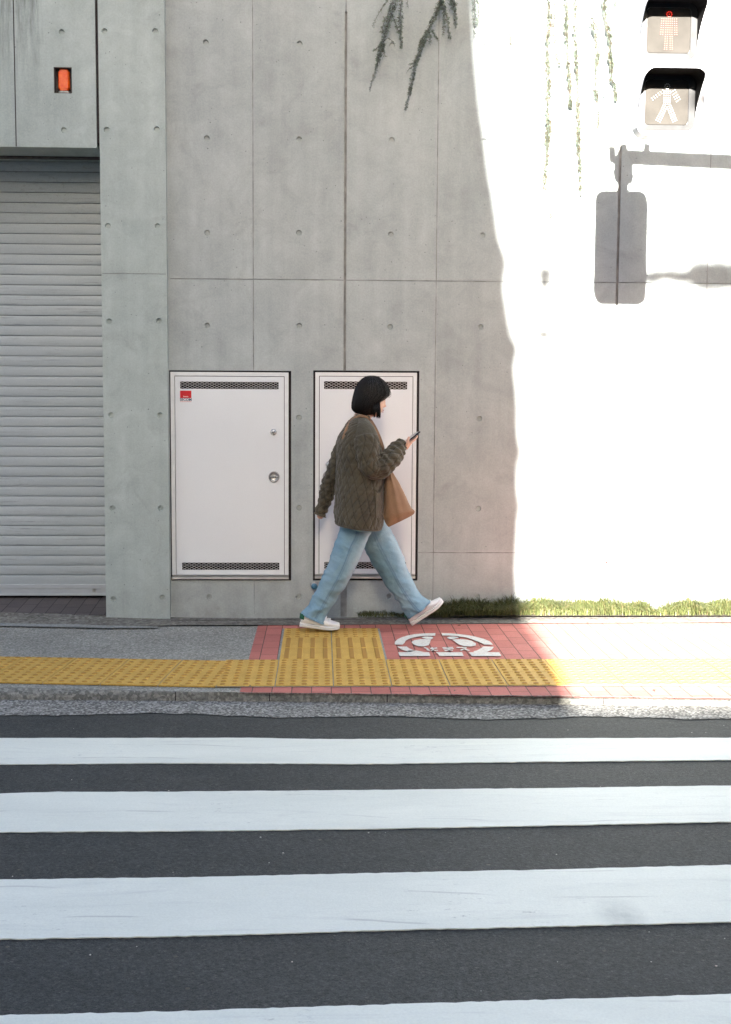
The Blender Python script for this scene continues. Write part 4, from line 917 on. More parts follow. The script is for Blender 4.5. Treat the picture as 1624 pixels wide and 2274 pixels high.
hb.prism(hedge_poly, ax)  # unseen slab added to cast the shade edge, outline carried back along the sunlight
rl = random.Random(21)
for i in range(3400):
    u_ = rl.random(); e_ = V(gback(1160+100*u_, 1385+190*u_, YC)); e_ += V((.05+abs(rl.gauss(0, .21)), rl.uniform(-.15, .2), rl.uniform(-.05, .05)))
    if e_.z > 3.7: continue
    a = V((rl.uniform(-1, 1), rl.uniform(-1, 1), rl.uniform(-1, 1))).normalized()*.04; b = a.orthogonal().normalized()*.016
    hb.add([e_, e_+a*.5+b, e_+a, e_+a*.5-b], [(0, 1, 2, 3)])
hed = tag(hb.build('shade_hedge', M['tree_leaf']), 'leafy hedge added unseen across the street, its outline shaped to cast the shade edge', 'hedge')
M['render'] = plain('pale_render', (.46, .455, .44), .85, sc=6)
bt = thing('apartment_building', (-8, -6, 0), 'grey rendered apartment building across the street, unseen, heightened to block sky', 'building')
MB().box((-16, -12, -.04), (-1.4, -4.7, 16)).build('wall', M['render'], bt)  # unseen building, height raised to hold back skylight
for i in range(5):
    for j in range(4): MB().box((-15+2.8*i, -4.705, 1+2.9*j), (-13.6+2.8*i, -4.66, 2.4+2.9*j)).build('window', M['phone'], bt)
xr_ = back_to((1730, 900), -5.0).x
ob2 = thing('shade_building', (xr_+6, -7, 0), 'pale rendered building added unseen across the street to keep sun off the wall', 'building')
MB().box((xr_, -8.5, -.04), (xr_+16, -5.0, 13)).build('wall', M['render'], ob2)  # unseen block added to shade the outlying wall and cut its bounce light
for i in range(5):
    for j in range(4): MB().box((xr_+1+2.9*i, -5.005, 1.2+3*j), (xr_+2.6+2.9*i, -4.96, 2.6+3*j)).build('window', M['phone'], ob2)
# low house to the right: its eaves set how far the sun reaches over the pavement
gp = onZ(1500, 1570, ZR); LB = 23.0
zr = ZR+LB*(-L.z/-L.y*-1 if False else L.z/L.y*-1)
lh = thing('low_house', (8, gp.y-LB-3, 0), 'low flat roofed house across the street, behind the viewer', 'house')
MB().box((-6.0, gp.y-LB-6, -.04), (20, gp.y-LB, zr-.15)).build('wall', M['render'], lh)
MB().box((-6.2, gp.y-LB-6.2, zr-.15), (20.2, gp.y-LB+.0, zr)).build('roof', M['signal'], lh)
# unseen tree added off to the right, low branch shaped to throw the soft band
tr = thing('street_tree', (7.5, -2.6, 0), 'street tree added unseen across the road, long low branch shaped to cast a band', 'tree')
tb = MB(); Yb = -2.6
def bk(x, y): return back_to(Zs(x, y), Yb)
br_pts = [bk(560, 1640), bk(900, 1650), bk(1250, 1670), bk(1500, 1670), bk(1800, 1680)]
br_pts += [br_pts[-1].lerp(V((7.5, Yb, 4.6)), .4)+V((0, 0, .2)), V((7.5, Yb, 4.3))]
tb.tube([V((7.5, Yb, -.04)), V((7.45, Yb, 2)), V((7.5, Yb, 4.3)), V((7.6, Yb, 6.5))], [.17, .13, .12, .05], 12); tb.tube(br_pts, [.036, .045, .055, .065, .065, .06, .08], 10); tb.build('trunk', M['stem'], tr, smooth=True)
tl = MB(); rt = random.Random(8)
def leafc(C, rad, n, sz=.03):
    for i in range(n):
        d = V((rt.gauss(0, 1), rt.gauss(0, .6), rt.gauss(0, 1)*.75))*rad*.5; p_ = C+d; a = V((rt.uniform(-1, 1), rt.uniform(-1, 1), rt.uniform(-1, 1))).normalized()*sz; b = a.orthogonal().normalized()*sz*.5
        tl.add([p_, p_+a*.5+b, p_+a, p_+a*.5-b], [(0, 1, 2, 3)])
for x in range(620, 1250, 50): leafc(bk(x, 1650+22*math.sin(x*.013)), .05, 160)
for x in range(1250, 1900, 45): leafc(bk(x, 1640), .10, 420)
for i in range(60): leafc(V((7.5+rt.gauss(0, .9), Yb+rt.gauss(0, .7), 6.2+rt.gauss(0, .9))), .5, 60, .08)
for x, y, r_ in ((575, 490, .06), (570, 565, .035), (572, 700, .03), (565, 860, .05)): leafc(back_to(Zb(x, y), Yb), r_, 420, .025)  # loose leaf clumps added to cast the spots on the wall
tl.build('crown', M['tree_leaf'], tr)

# ------------------------------------------------------------------ the walking woman
YP = 7.76
def P3(x, y, dy=0.0): return onY(659.7+x*.21875, 803.5+y*.21875, YP+dy)
def P4(x, y, dy=0.0): return onY(642.8+x*.22917, 1133.4+y*.22917, YP+dy)
M3 = (P3(1000, 800)-P3(0, 800)).length/1000; M4 = (P4(1000, 800)-P4(0, 800)).length/1000
def catmull(p, t):
    n = len(p)-1; x = t*n; i = min(int(x), n-1); f = x-i
    a, b, c_, d = p[max(i-1, 0)], p[i], p[i+1], p[min(i+2, n)]
    return (b*2+(c_-a)*f+(a*2-b*5+c_*4-d)*f*f+(b*3-a-c_*3+d)*f**3)*.5
class Loft:
    """rings: (centre, in-plane half vector A, depth half vector B). Angle 0 points along A."""
    def __init__(s, rings, nu, nv, disp=None, pw=2.0, caps=(True, True), lip=(0, 0), pos=None):
        C = [r[0] for r in rings]; A = [r[1] for r in rings]; B = [r[2] for r in rings]
        s.v, s.f, s.info = [], [], []
        Ls = [0]
        for i in range(1, nv+1):
            Ls.append(Ls[-1]+(catmull(C, i/nv)-catmull(C, (i-1)/nv)).length)
        rows = [(i/nv, 1.0, Ls[i]) for i in range(nv+1)]
        if lip[1]: rows += [(1-.0, .965, Ls[-1]), (1-lip[1]*.5, .95, Ls[-1]), (1-lip[1], .93, Ls[-1])]
        if lip[0]: rows = [(lip[0], .93, 0), (lip[0]*.5, .95, 0), (0, .965, 0)]+rows
        for (t, k, ln_) in rows:
            c0, a0, b0 = catmull(C, t), catmull(A, t), catmull(B, t); per = math.pi*(a0.length+b0.length)
            for j in range(nu):
                th = 2*math.pi*j/nu; cx_, sx_ = math.cos(th), math.sin(th); e = 2/pw
                d = a0*(math.copysign(abs(cx_)**e, cx_))+b0*(math.copysign(abs(sx_)**e, sx_))
                p = c0+d*k; at = (0, 0)
                if disp and k == 1.0:
                    o = disp(j/nu, t, per, ln_, p); off = o[0] if isinstance(o, tuple) else o; at = o[1:] if isinstance(o, tuple) else (0, 0)
                    p = p+d.normalized()*off
                elif disp: p = p - d.normalized()*.003
                s.v.append(p); s.info.append(at if len(at) == 2 else (at[0], 0))
        m = len(rows)
        s.f = [(i*nu+j, i*nu+(j+1) % nu, (i+1)*nu+(j+1) % nu, (i+1)*nu+j) for i in range(m-1) for j in range(nu)]
        if caps[0]: s.f.append(tuple(range(nu))[::-1])
        if caps[1]: s.f.append(tuple(range((m-1)*nu, m*nu)))
def lofts(name, ls, mat, parent, attrs=(), smooth=True):
    mb = MB(); inf = []
    for l in ls: mb.add(l.v, l.f); inf += l.info
    o = mb.build(name, mat, parent, smooth=smooth)
    for k, an in enumerate(attrs):
        at = o.data.attributes.new(an, 'FLOAT', 'POINT'); at.data.foreach_set('value', [float(x[k]) if len(x) > k else 0.0 for x in inf])
    return o
def ring3(x0, x1, y, b, dy=0, tilt=0.0):
    c0 = P3((x0+x1)/2, y, dy); a = (P3(x1, y+tilt, dy)-P3(x0, y-tilt, dy))/2; return (c0, a, V((0, b, 0)))
def limb(pts, P, mm, bk=1.0):
    """pts: (x, y, radius px, dy); the rings stand square to the path."""
    C = [P(x, y, dy) for x, y, r_, dy in pts]; out = []
    for i, (x, y, r_, dy) in enumerate(pts):
        t = (C[min(i+1, len(C)-1)]-C[max(i-1, 0)]).normalized(); b = V((0, 1, 0)); b = (b-t*b.dot(t)).normalized(); a = b.cross(t).normalized()
        out.append((C[i], a*r_*mm, b*r_*mm*bk))
    return out
pr = thing('person', P3(700, 2500), 'woman with black bob in olive quilted jacket and pale jeans, walking, looking at phone', 'person')
def nz(p, s_, seed=0.0): return NZ.noise(V((p.x*s_+seed, p.y*s_, p.z*s_)))
# --- quilted jacket
def quilt(pu, pvv, amp, wr, seed):
    def f(sx, t, per, ln_, p):
        u = sx*per/pu*1.0; v = ln_/pvv
        wob = .07*nz(p, 9, seed)
        a = (u+v+wob) % 1; b = (u-v-wob) % 1
        sa, sb_ = abs(math.sin(math.pi*a)), abs(math.sin(math.pi*b)); m_ = min(sa, sb_)
        h = amp*(m_**.42) - amp*.5
        h += wr*(nz(p, 6, seed)*1.0+.3*nz(p, 15, seed+3)) + .0022*nz(p, 60, seed)
        h += .0016*math.sin(nz(p, 11, seed+8)*16)
        return (h, max(0, 1-m_/.16), 0)
    return f
tor = [ring3(597, 742, 548, .075, 0, 10), ring3(560, 752, 580, .115, 0, 14), ring3(518, 772, 618, .16, 0, 10), ring3(480, 793, 665, .19), ring3(436, 826, 745, .205), ring3(414, 860, 850, .21), ring3(407, 882, 1000, .205), ring3(403, 888, 1200, .215), ring3(399, 886, 1400, .23), ring3(394, 880, 1540, .24, 0, 6), ring3(394, 866, 1640, .243, 0, 24), ring3(396, 852, 1662, .24, 0, 28)]
def tq(sx, t, per, ln_, p):
    h, s1, _ = quilt(.058, .100, .0072, .010, 1.0)(sx, t, per, ln_, p)
    if t < .22: k = max(.12, t/.22); h = h*k; s1 *= k*.6       # smooth yoke over the shoulders
    if t > .945: h = .002; s1 = .9 if t < .955 else .1
    h += .006*math.sin(sx*2*math.pi*7+2*nz(p, 3))*max(0, t-.5)
    return (h, s1, 0)
lt_ = Loft(tor, 260, 220, tq, pw=2.25, caps=(False, True), lip=(0, .02))
def sleeve(pts, seed, cuff_t=.955, bk=1.0, wr=.015):
    def f(sx, t, per, ln_, p):
        h, s1, _ = quilt(.054, .092, .0064, wr, seed)(sx, t, per, ln_, p)
        h += .0035*math.sin(ln_*2*math.pi/.045+3*nz(p, 10, seed))*min(1, t*1.6)     # cross creases
        if t < .16: h *= .3; s1 *= .3
        if t > cuff_t: h = h*.3+.001; s1 = .8 if t < cuff_t+.012 else 0
        return (h, s1, 0)
    return Loft(limb(pts, P3, M3, bk), 120, 170, f, caps=(True, True), lip=(0, .03))
near = [(668, 610, 60, -.10), (692, 700, 100, -.155), (712, 800, 118, -.185), (716, 900, 126, -.20), (722, 985, 126, -.205), (760, 1065, 118, -.205), (830, 1075, 112, -.195), (905, 1020, 108, -.175), (970, 955, 98, -.15), (1030, 885, 80, -.12), (1065, 848, 62, -.10), (1088, 828, 46, -.09)]
far = [(560, 680, 70, .10), (500, 780, 90, .17), (455, 920, 92, .20), (400, 1060, 90, .22), (352, 1200, 84, .235), (315, 1330, 80, .245), (280, 1440, 74, .25), (246, 1540, 68, .255), (238, 1562, 67, .255)]
jk = lofts('jacket', [lt_, sleeve(near, 5.0), sleeve(far, 9.0)], M['jacket'], pr, ('seam',))
# piping along the hem, pocket patch, collar binding
hp = []
for j in range(97):
    th = 2*math.pi*j/96; c0, a0, b0 = tor[-1]; e = 2/2.25; cx_, sx_ = math.cos(th), math.sin(th)
    hp.append(c0+a0*1.01*math.copysign(abs(cx_)**e, cx_)+b0*1.01*math.copysign(abs(sx_)**e, sx_))
MB().tube(hp, .0048, 8, cap=False).build('hem_binding', M['jacket_trim'], jk, smooth=True)
cp = []
for j in range(49):
    th = 2*math.pi*j/48; c0, a0, b0 = tor[0]; cp.append(c0+a0*math.cos(th)*1.01+b0*math.sin(th)*1.01)
MB().tube(cp, .0055, 8, cap=False).build('collar_binding', M['jacket_trim'], jk, smooth=True)
def surf(px, py, lift=.006):
    # point on the near side of the jacket body, at picture column px and row py
    ys = [548, 580, 618, 665, 745, 850, 1000, 1200, 1400, 1540, 1640, 1662]; i = max(k for k in range(len(ys)-1) if ys[k] <= py) if py > ys[0] else 0
    f = (py-ys[i])/(ys[i+1]-ys[i]); c0 = tor[i][0].lerp(tor[i+1][0], f); a0 = tor[i][1].lerp(tor[i+1][1], f); b = tor[i][2].y*(1-f)+tor[i+1][2].y*f
    q = P3(px, py); s_ = max(-.999, min(.999, (q.x-c0.x)/a0.x)); return V((q.x, c0.y-b*(1-abs(s_)**2.25)**(1/2.25)-lift, q.z))
pk = MB(); npk = 12
def pkp(i, j):
    f = i/npk; g_ = j/npk; top = 1195+ (115*math.sin(math.pi*.5*(1-abs(f-.35)/.65)) if True else 0); x = 783+f*88; y = top+(1555-top)*g_
    return surf(x, y, .011+.004*nz(V((x*.02, y*.02, 0)), 3))
g_ = [[pkp(i, j) for i in range(npk+1)] for j in range(npk+1)]
fl = [p for r_ in g_ for p in r_]; pk.add(fl, [(j*(npk+1)+i, j*(npk+1)+i+1, (j+1)*(npk+1)+i+1, (j+1)*(npk+1)+i) for j in range(npk) for i in range(npk)])
po = pk.build('pocket', M['jacket'], jk, smooth=True); po.modifiers.new('thick', 'SOLIDIFY').thickness = -.005
MB().tube([p+V((0, -.002, 0)) for p in g_[0]], .0032, 6).build('pocket_binding', M['jacket_trim'], jk, smooth=True)
# front opening: darker lining showing between jacket edge and bag
MB().tube([surf(x, y, .002) for x, y in ((748, 585), (775, 650), (808, 740), (838, 830), (862, 940), (875, 1080), (882, 1190), (884, 1300), (882, 1440), (868, 1560), (850, 1665))], .004, 6).build('front_binding', M['jacket_trim'], jk, smooth=True)
# --- jeans
def denimf(seed, k_seam, fadeu, fold=1.0):
    def f(sx, t, per, ln_, p):
        h = .006*nz(p, 5, seed)
        h += .0055*fold*(1-3.2*abs(NZ.noise(V((p.x*7+p.z*5+seed, p.y*5, p.z*13-p.x*6)))))*(.4+.6*t)+.0025*(1-3*abs(NZ.noise(V((p.x*16+seed, p.y*9, p.z*26+p.x*9)))))
        h += .006*max(0, t-.8)/.2*math.sin(sx*2*math.pi*5+seed)
        d = abs(((sx-k_seam+.5) % 1)-.5)*per
        s1 = max(0, 1-abs(d-.005)/.0055)*.95
        if d < .006: h += .0014
        if t > .968: s1 = max(s1, .7 if t < .978 else 0); h += .0025
        fd = math.exp(-(((sx-fadeu+.5) % 1-.5)/.075)**2)*(.25+.45*abs(math.sin(t*2.6+.4)))*(1-.5*t)+max(0, .3*nz(p, 8, seed+5))
        return (h, s1, max(0, min(.8, fd)))
    return f
nearleg = [(640, 90, 155, -.02), (640, 190, 148, -.05), (585, 320, 140, -.07), (537, 455, 134, -.075), (474, 600, 123, -.07), (402, 735, 112, -.065), (335, 860, 106, -.06), (285, 955, 107, -.06), (248, 1030, 110, -.06)]
farleg = [(760, 90, 150, .05), (815, 190, 150, .06), (868, 310, 152, .08), (936, 445, 152, .09), (1010, 585, 134, .09), (1062, 690, 120, .09), (1130, 800, 113, .09), (1195, 890, 113, .09), (1242, 945, 118, .09)]
nl_ = limb(nearleg, P4, M4, .98); fl_ = limb(farleg, P4, M4, .98)
nl_[-1] = (P4(232, 1050, -.06), (P4(128, 1004, -.06)-P4(334, 1098, -.06))/2, V((0, .075, 0)))
fl_[-1] = (P4(1260, 960, .09), (P4(1160, 1034, .09)-P4(1362, 884, .09))/2, V((0, .077, 0)))
sgn = lambda r_, ref: [(c0, a0 if a0.dot(V((1, 0, 0))) < 0 else -a0, b0) for c0, a0, b0 in r_]
nl_ = sgn(nl_, 0); fl_ = sgn(fl_, 0)
for q_ in (nl_, fl_): q_[:] = [(c0, a0, V((b0.x, -abs(b0.y), b0.z)) if True else b0) for c0, a0, b0 in q_]
hip = [(P4(650, 0), V((-.115, 0, 0)), V((0, -.145, 0))), (P4(655, 60), V((-.13, 0, 0)), V((0, -.16, 0))), (P4(690, 130), V((-.135, 0, 0)), V((0, -.165, 0))), (P4(720, 190), V((-.10, 0, 0)), V((0, -.13, 0)))]
jeans = lofts('jeans', [Loft(nl_, 88, 120, denimf(2, .27, .42), caps=(True, True), lip=(0, .03)), Loft(fl_, 88, 120, denimf(6, .24, .43, 1.3), caps=(True, True), lip=(0, .03)), Loft(hip, 60, 20)], M['denim'], pr, ('seam', 'fade'))
# --- shoes
def shoe(heel, toe, updir, tag_vis):
    X = (toe-heel); Ls = X.length; X = X/Ls; Yv = V((0, 1, 0)); Zv = X.cross(Yv).normalized()*1.0
    if Zv.z < 0: Zv = -Zv
    T = lambda x, y, z: heel+X*(x*Ls/.262)+Yv*y+Zv*(z+.012*max(0, (x-.17)/.09)**2)
    so, up_ = [], []
    xs_ = [0, .006, .02, .05, .09, .13, .17, .2, .225, .245, .257, .262]; hw_ = [.012, .022, .03, .034, .034, .038, .045, .047, .044, .034, .02, .008]
    zt = [.05, .066, .074, .078, .083, .087, .070, .058, .050, .044, .038, .032]
    sl = [(T(x, 0, .013), Yv*w_*1.06, Zv*.0135) for x, w_ in zip(xs_, hw_)]
    o1 = lofts('sole', [Loft(sl, 32, 60, None, pw=5)], M['sole'], None)
    ul = [(T(x+.004 if i == 0 else x-(.004 if i == 11 else 0), 0, (z+.018)/2), Yv*w_, Zv*((z-.018)/2)) for i, (x, w_, z) in enumerate(zip(xs_, hw_, zt))]
    def sf(sx, t, per, ln_, p): return .0012*nz(p, 40)+.0006*nz(p, 120)
    sh_ = lofts('shoe', [Loft(ul, 40, 60, sf, pw=2.4)], M['shoe'], pr)
    attach(o1, sh_)
    ln1 = MB(); pts = []
    for x, w_ in list(zip(xs_, hw_))[1:-1]: pts.append(T(x, -w_*1.06-.0004, .0165))
    ln1.tube(pts, .0011, 5); ln1.build('foxing_line', M['shoe_line'], sh_)
    for x in (.125, .155, .182):
        w_ = .042 if x > .14 else .038; zt_ = .094 if x < .14 else (.083 if x < .17 else .070)
        a = [T(x+.006*math.sin(q), -w_*math.cos(q)*1.0, .045+(zt_-.045)*math.sin(q)) for q in [R(v) for v in range(5, 176, 10)]]
        st_ = MB()
        vs = []
        for p in a: vs += [p-X*.0095, p+X*.0095]
        st_.add(vs, [(2*i, 2*i+1, 2*i+3, 2*i+2) for i in range(len(a)-1)]); so_ = st_.build('strap', M['shoe'], sh_, smooth=True); m_ = so_.modifiers.new('thick', 'SOLIDIFY'); m_.thickness = .0035; m_.offset = 0
    ht = []
    for z in (.05, .062, .074, .084):
        for q in range(-4, 5):
            a = R(q*20); ht.append(T(.030-.034*math.cos(a), .0325*math.sin(a)*1.0, z))
    hm = MB(); hm.add(ht, [(i*9+j, i*9+j+1, (i+1)*9+j+1, (i+1)*9+j) for i in range(3) for j in range(8)]); ho = hm.build('heel_tab', M['green'], sh_, smooth=True); m_ = ho.modifiers.new('thick', 'SOLIDIFY'); m_.thickness = .004; m_.offset = 0
    return T
Tn = shoe(P4(98, 1122, -.06), P4(484, 1166, -.06), None, True)
Tf = shoe(P4(1188, 1116, .09), P4(1505, 900, .09), None, False)
# --- body: one continuous figure
def cap_chain(pts, rad, n=16):
    mb_ = []
    P_ = [V(p) for p in pts]; k = len(P_)
    d0 = (P_[0]-P_[1]).normalized(); d1 = (P_[-1]-P_[-2]).normalized()
    path, rr_ = [], []
    for q in (80, 55, 30): path.append(P_[0]+d0*rad[0]*math.sin(R(q))); rr_.append(rad[0]*math.cos(R(q)))
    for a, b in zip(P_, rad): path.append(a); rr_.append(b)
    for q in (30, 55, 80): path.append(P_[-1]+d1*rad[-1]*math.sin(R(q))); rr_.append(rad[-1]*math.cos(R(q)))
    m_ = MB(); m_.tube(path, rr_, n); return m_
HC = P3(757, 352, .0); PITCH = R(16); HYAW = R(7)
hf = V((math.cos(PITCH)*math.cos(HYAW), math.cos(PITCH)*math.sin(HYAW), -math.sin(PITCH))); hs_ = V((-math.sin(HYAW), math.cos(HYAW), 0)); hu = hf.cross(hs_)
if hu.z < 0: hu = -hu
def HP(f, s_, u): return HC+hf*f+hs_*s_+hu*u
body = MB()
rowsH = [(-.118, .052, .0, .03), (-.108, .072, .0, .045), (-.09, .083, -.03, .055), (-.07, .086, -.06, .062), (-.045, .088, -.082, .067), (-.02, .088, -.093, .070), (.0, .086, -.097, .072), (.02, .091, -.099, .0735), (.05, .088, -.097, .074), (.075, .074, -.088, .068), (.095, .05, -.068, .054), (.108, .02, -.042, .034), (.1125, .0, -.02, .015)]
def gz(x, m_, s_): return math.exp(-((x-m_)/s_)**2)
hv = []; nr_, nc = 60, 72
def hrow(u):
    for a, b in zip(rowsH, rowsH[1:]):
        if a[0] <= u <= b[0]:
            t = (u-a[0])/(b[0]-a[0]); return [a[i]+(b[i]-a[i])*t for i in range(1, 4)]
    return rowsH[-1][1:]
for i in range(nr_):
    u = -.118+(.2305)*i/(nr_-1); ff, fb, w_ = hrow(u)
    for j in range(nc):
        th = 2*math.pi*j/nc; cx_, sx_ = math.cos(th), math.sin(th)
        mid = (ff+fb)/2; hl = (ff-fb)/2; e = .85
        f = mid+hl*math.copysign(abs(cx_)**e, cx_); s_ = w_*math.copysign(abs(sx_)**.9, sx_)
        if cx_ > 0:
            f += .019*gz(s_, 0, .009+.004*(u < -.03))*(gz(u, -.034, .010)+.55*gz(u, -.016, .014)+.2*gz(u, .0, .01))
            f += .0075*gz(s_, 0, .020)*(gz(u, -.060, .0055)+.9*gz(u, -.073, .006))
            f -= .004*gz(s_, 0, .03)*gz(u, -.067, .0022)+.004*gz(s_, 0, .02)*gz(u, -.084, .006)
            f += .008*gz(s_, 0, .022)*gz(u, -.100, .011)
            f -= .010*gz(abs(s_), .031, .015)*gz(u, .002, .011)
            f += .0035*gz(u, .022, .010)
        hv.append(HP(f, s_, u))
body.add(hv, [(i*nc+j, i*nc+(j+1) % nc, (i+1)*nc+(j+1) % nc, (i+1)*nc+j) for i in range(nr_-1) for j in range(nc)]+[tuple(range(nc))[::-1], tuple(range((nr_-1)*nc, nr_*nc))])
def addm(m_): body.add(m_.v, m_.f)
addm(cap_chain([P3(655, 610), P3(668, 560), P3(700, 480), P3(720, 420)], [.062, .054, .050, .052], 24))
addm(cap_chain([P4(660, -60), P3(640, 1400), P3(640, 1150), P3(625, 900), P3(640, 760), P3(650, 640)], [.09, .10, .10, .115, .105, .07], 20))
for sd, dy in ((near, -.0), (far, 0)):
    addm(cap_chain([P3(650, 700, .4*sd[2][3])]+[P3(x, y, d_) for x, y, r_, d_ in sd[2:]], [.045]+[max(.020, .034-.0018*i) for i in range(len(sd)-2)], 14))
for sd in (nearleg, farleg):
    addm(cap_chain([P4(660, 60, sd[2][3])]+[P4(x, y, d_) for x, y, r_, d_ in sd[1:]], [.06]+[.066-.005*i for i in range(len(sd)-1)], 16))
addm(cap_chain([P4(248, 1030, -.06), P4(185, 1100, -.06), P4(300, 1128, -.06)], [.028, .02, .016])); addm(cap_chain([P4(1242, 945, .09), P4(1240, 1040, .09), P4(1350, 985, .09)], [.028, .02, .016]))
# right hand, gripping the phone from below
PH = P3(1152, 775, -.075); pl_ = (V((.66, .36, .50))).normalized(); pn = V((-.62, -.12, .75)); pn = (pn-pl_*pn.dot(pl_)).normalized(); pw_ = pl_.cross(pn)
def HQ(l_, w_, n_): return PH+pl_*l_+pw_*w_+pn*n_
wr0 = P3(1066, 848, -.09)
sgnw = 1 if pw_.y < 0 else -1        # +: towards the camera
def Q_(l_, w_, n_): return HQ(l_, sgnw*w_, n_)
addm(cap_chain([wr0, P3(1085, 838, -.088), Q_(-.062, .004, -.024), Q_(-.038, .006, -.019)], [.021, .022, .020, .013], 14))
addm(cap_chain([Q_(-.062, .006, -.024), Q_(-.04, .016, -.02), Q_(-.012, .02, -.0175)], [.019, .014, .0105], 12)); addm(cap_chain([Q_(-.062, -.006, -.024), Q_(-.04, -.012, -.021), Q_(-.015, -.014, -.0175)], [.019, .014, .0105], 12))
addm(cap_chain([Q_(-.066, .020, -.018), Q_(-.052, .037, -.006), Q_(-.036, .034, .008), Q_(-.018, .024, .0125)], [.0115, .0105, .0092, .0078], 12))       # thumb over the near edge
for a, ln_, ww in ((.020, .050, .0082), (.004, .044, .0086), (-.012, .036, .0084), (-.027, .024, .0075)):
    addm(cap_chain([Q_(-.03+.0*a, a, -.0185), Q_(-.005+ln_*.3, a*1.05, -.019), Q_(ln_*.55, a*.9, -.0165), Q_(ln_*.8, a*.8, -.0135)], [ww*1.08, ww, ww*.92, ww*.8], 10))
# left hand, mostly inside its sleeve
lw = P3(246, 1540, .255)
addm(cap_chain([P3(285, 1410, .25), P3(275, 1450, .25), P3(268, 1470, .25)], [.022, .02, .018], 12))
for k, (dx, dd_) in enumerate(((-14, -.016), (-6, -.006), (2, .006), (9, .016))):
    addm(cap_chain([P3(266+dx*.6, 1470, .25+dd_), P3(264+dx, 1492, .25+dd_), P3(268+dx, 1510-abs(k-1.5)*3, .25+dd_)], [.008, .0078, .0068], 10))
addm(cap_chain([P3(278, 1465, .235), P3(282, 1482, .234), P3(274, 1498, .234)], [.0095, .009, .0078], 10))
bo_ = body.build('body', M['skin'], pr, smooth=True)
rm = bo_.modifiers.new('fuse', 'REMESH'); rm.mode = 'VOXEL'; rm.voxel_size = .003; rm.use_smooth_shade = True
sm_ = bo_.modifiers.new('soften', 'SMOOTH'); sm_.factor = .5; sm_.iterations = 2
# lips, brow, lashes, nail
lpm = MB()
for u_, w0, r1, r2 in ((-.0605, .0175, .0032, .0026), (-.0715, .016, .0036, .0028)):
    pts = [HP(.0975-3.2*s_*s_*9+ (.0 if u_ > -.066 else -.001), s_, u_-abs(s_)*.12) for s_ in [w0*q/4 for q in range(-4, 5)]]
    lpm.tube(pts, [.0006, .002, .0028, r1, r1*.95, r1, .0028, .002, .0006], 8)
lpm.build('lips', M['lip'], bo_, smooth=True)
for s0 in (-1, 1):
    e_ = MB()
    pts = [HP(.088-.22*abs(s_-.014)**1.3*3, s0*s_, .0025-.12*(s_-.02)) for s_ in [.018+.005*q for q in range(6)]]
    e_.tube(pts, [.0008, .0014, .0016, .0015, .0012, .0006], 6); e_.build('eyelashes', M['hair'], bo_, smooth=True)
    e_ = MB(); pts = [HP(.0965-.3*abs(s_-.01)**1.3*3, s0*s_, .022+.0) for s_ in [.012+.006*q for q in range(6)]]
    e_.tube(pts, [.0006, .0015, .0018, .0016, .0012, .0005], 6); e_.build('eyebrow', M['hair'], bo_, smooth=True)
# --- hair: a bob, shell plus strands
hrows = [(141, 742, 778, .012), (146, 712, 808, .035), (160, 682, 838, .055), (182, 652, 866, .072), (212, 627, 893, .085), (250, 606, 918, .094), (292, 591, 934, .099), (335, 580, 934, .102), (375, 571, 888, .104), (415, 563, 850, .106), (450, 559, 832, .106), (480, 565, 822, .104), (505, 584, 815, .099), (522, 612, 808, .092), (534, 660, 795, .08)]
def hstr(sx, t, per, ln_, p):
    an = sx*2*math.pi; return .0022*NZ.noise(V((math.cos(an)*16, math.sin(an)*16, t*1.2)))+.0016*NZ.noise(V((math.cos(an)*45, math.sin(an)*45, t*2)))+.002*nz(p, 12)
hring = [ring3(a, b, y, d_, .004, (0 if y < 440 else -4)) for y, a, b, d_ in hrows]
hl_ = Loft(hring, 150, 70, hstr, pw=2.15, caps=(True, True), lip=(0, .06))
mbh = MB(); mbh.add(hl_.v, hl_.f); rh = random.Random(31)
Cc, Aa, Bb = [r[0] for r in hring], [r[1] for r in hring], [r[2] for r in hring]
def hpt(th, t, lift):
    t_ = min(t, 1.0); c0, a0, b0 = catmull(Cc, t_), catmull(Aa, t_), catmull(Bb, t_); cx_, sx_ = math.cos(th), math.sin(th); e = 2/2.15
    d = a0*math.copysign(abs(cx_)**e, cx_)+b0*math.copysign(abs(sx_)**e, sx_); p = c0+d+d.normalized()*lift
    if t > 1: p = p+V((.0, 0, -(t-1)*.26))
    return p
for i in range(2600):
    th = rh.uniform(0, 2*math.pi); t1 = rh.uniform(.86, 1.02); t0 = rh.choice((rh.uniform(0, .1), rh.uniform(.1, .5))); lf_ = rh.uniform(.0002, .0032)*(1 if i % 14 else rh.uniform(1.5, 3.2)); sw = rh.uniform(-.12, .12); n_ = 9; pts = []
    for q in range(n_):
        f = q/(n_-1); pts.append(hpt(th+sw*f*f, t0+(t1-t0)*f, lf_*(.4+.6*math.sin(math.pi*min(1, f*1.05)))))
    mbh.tube(pts, [.0007+.0006*math.sin(math.pi*(.1+.8*q/(n_-1))) for q in range(n_)], 3, cap=False)
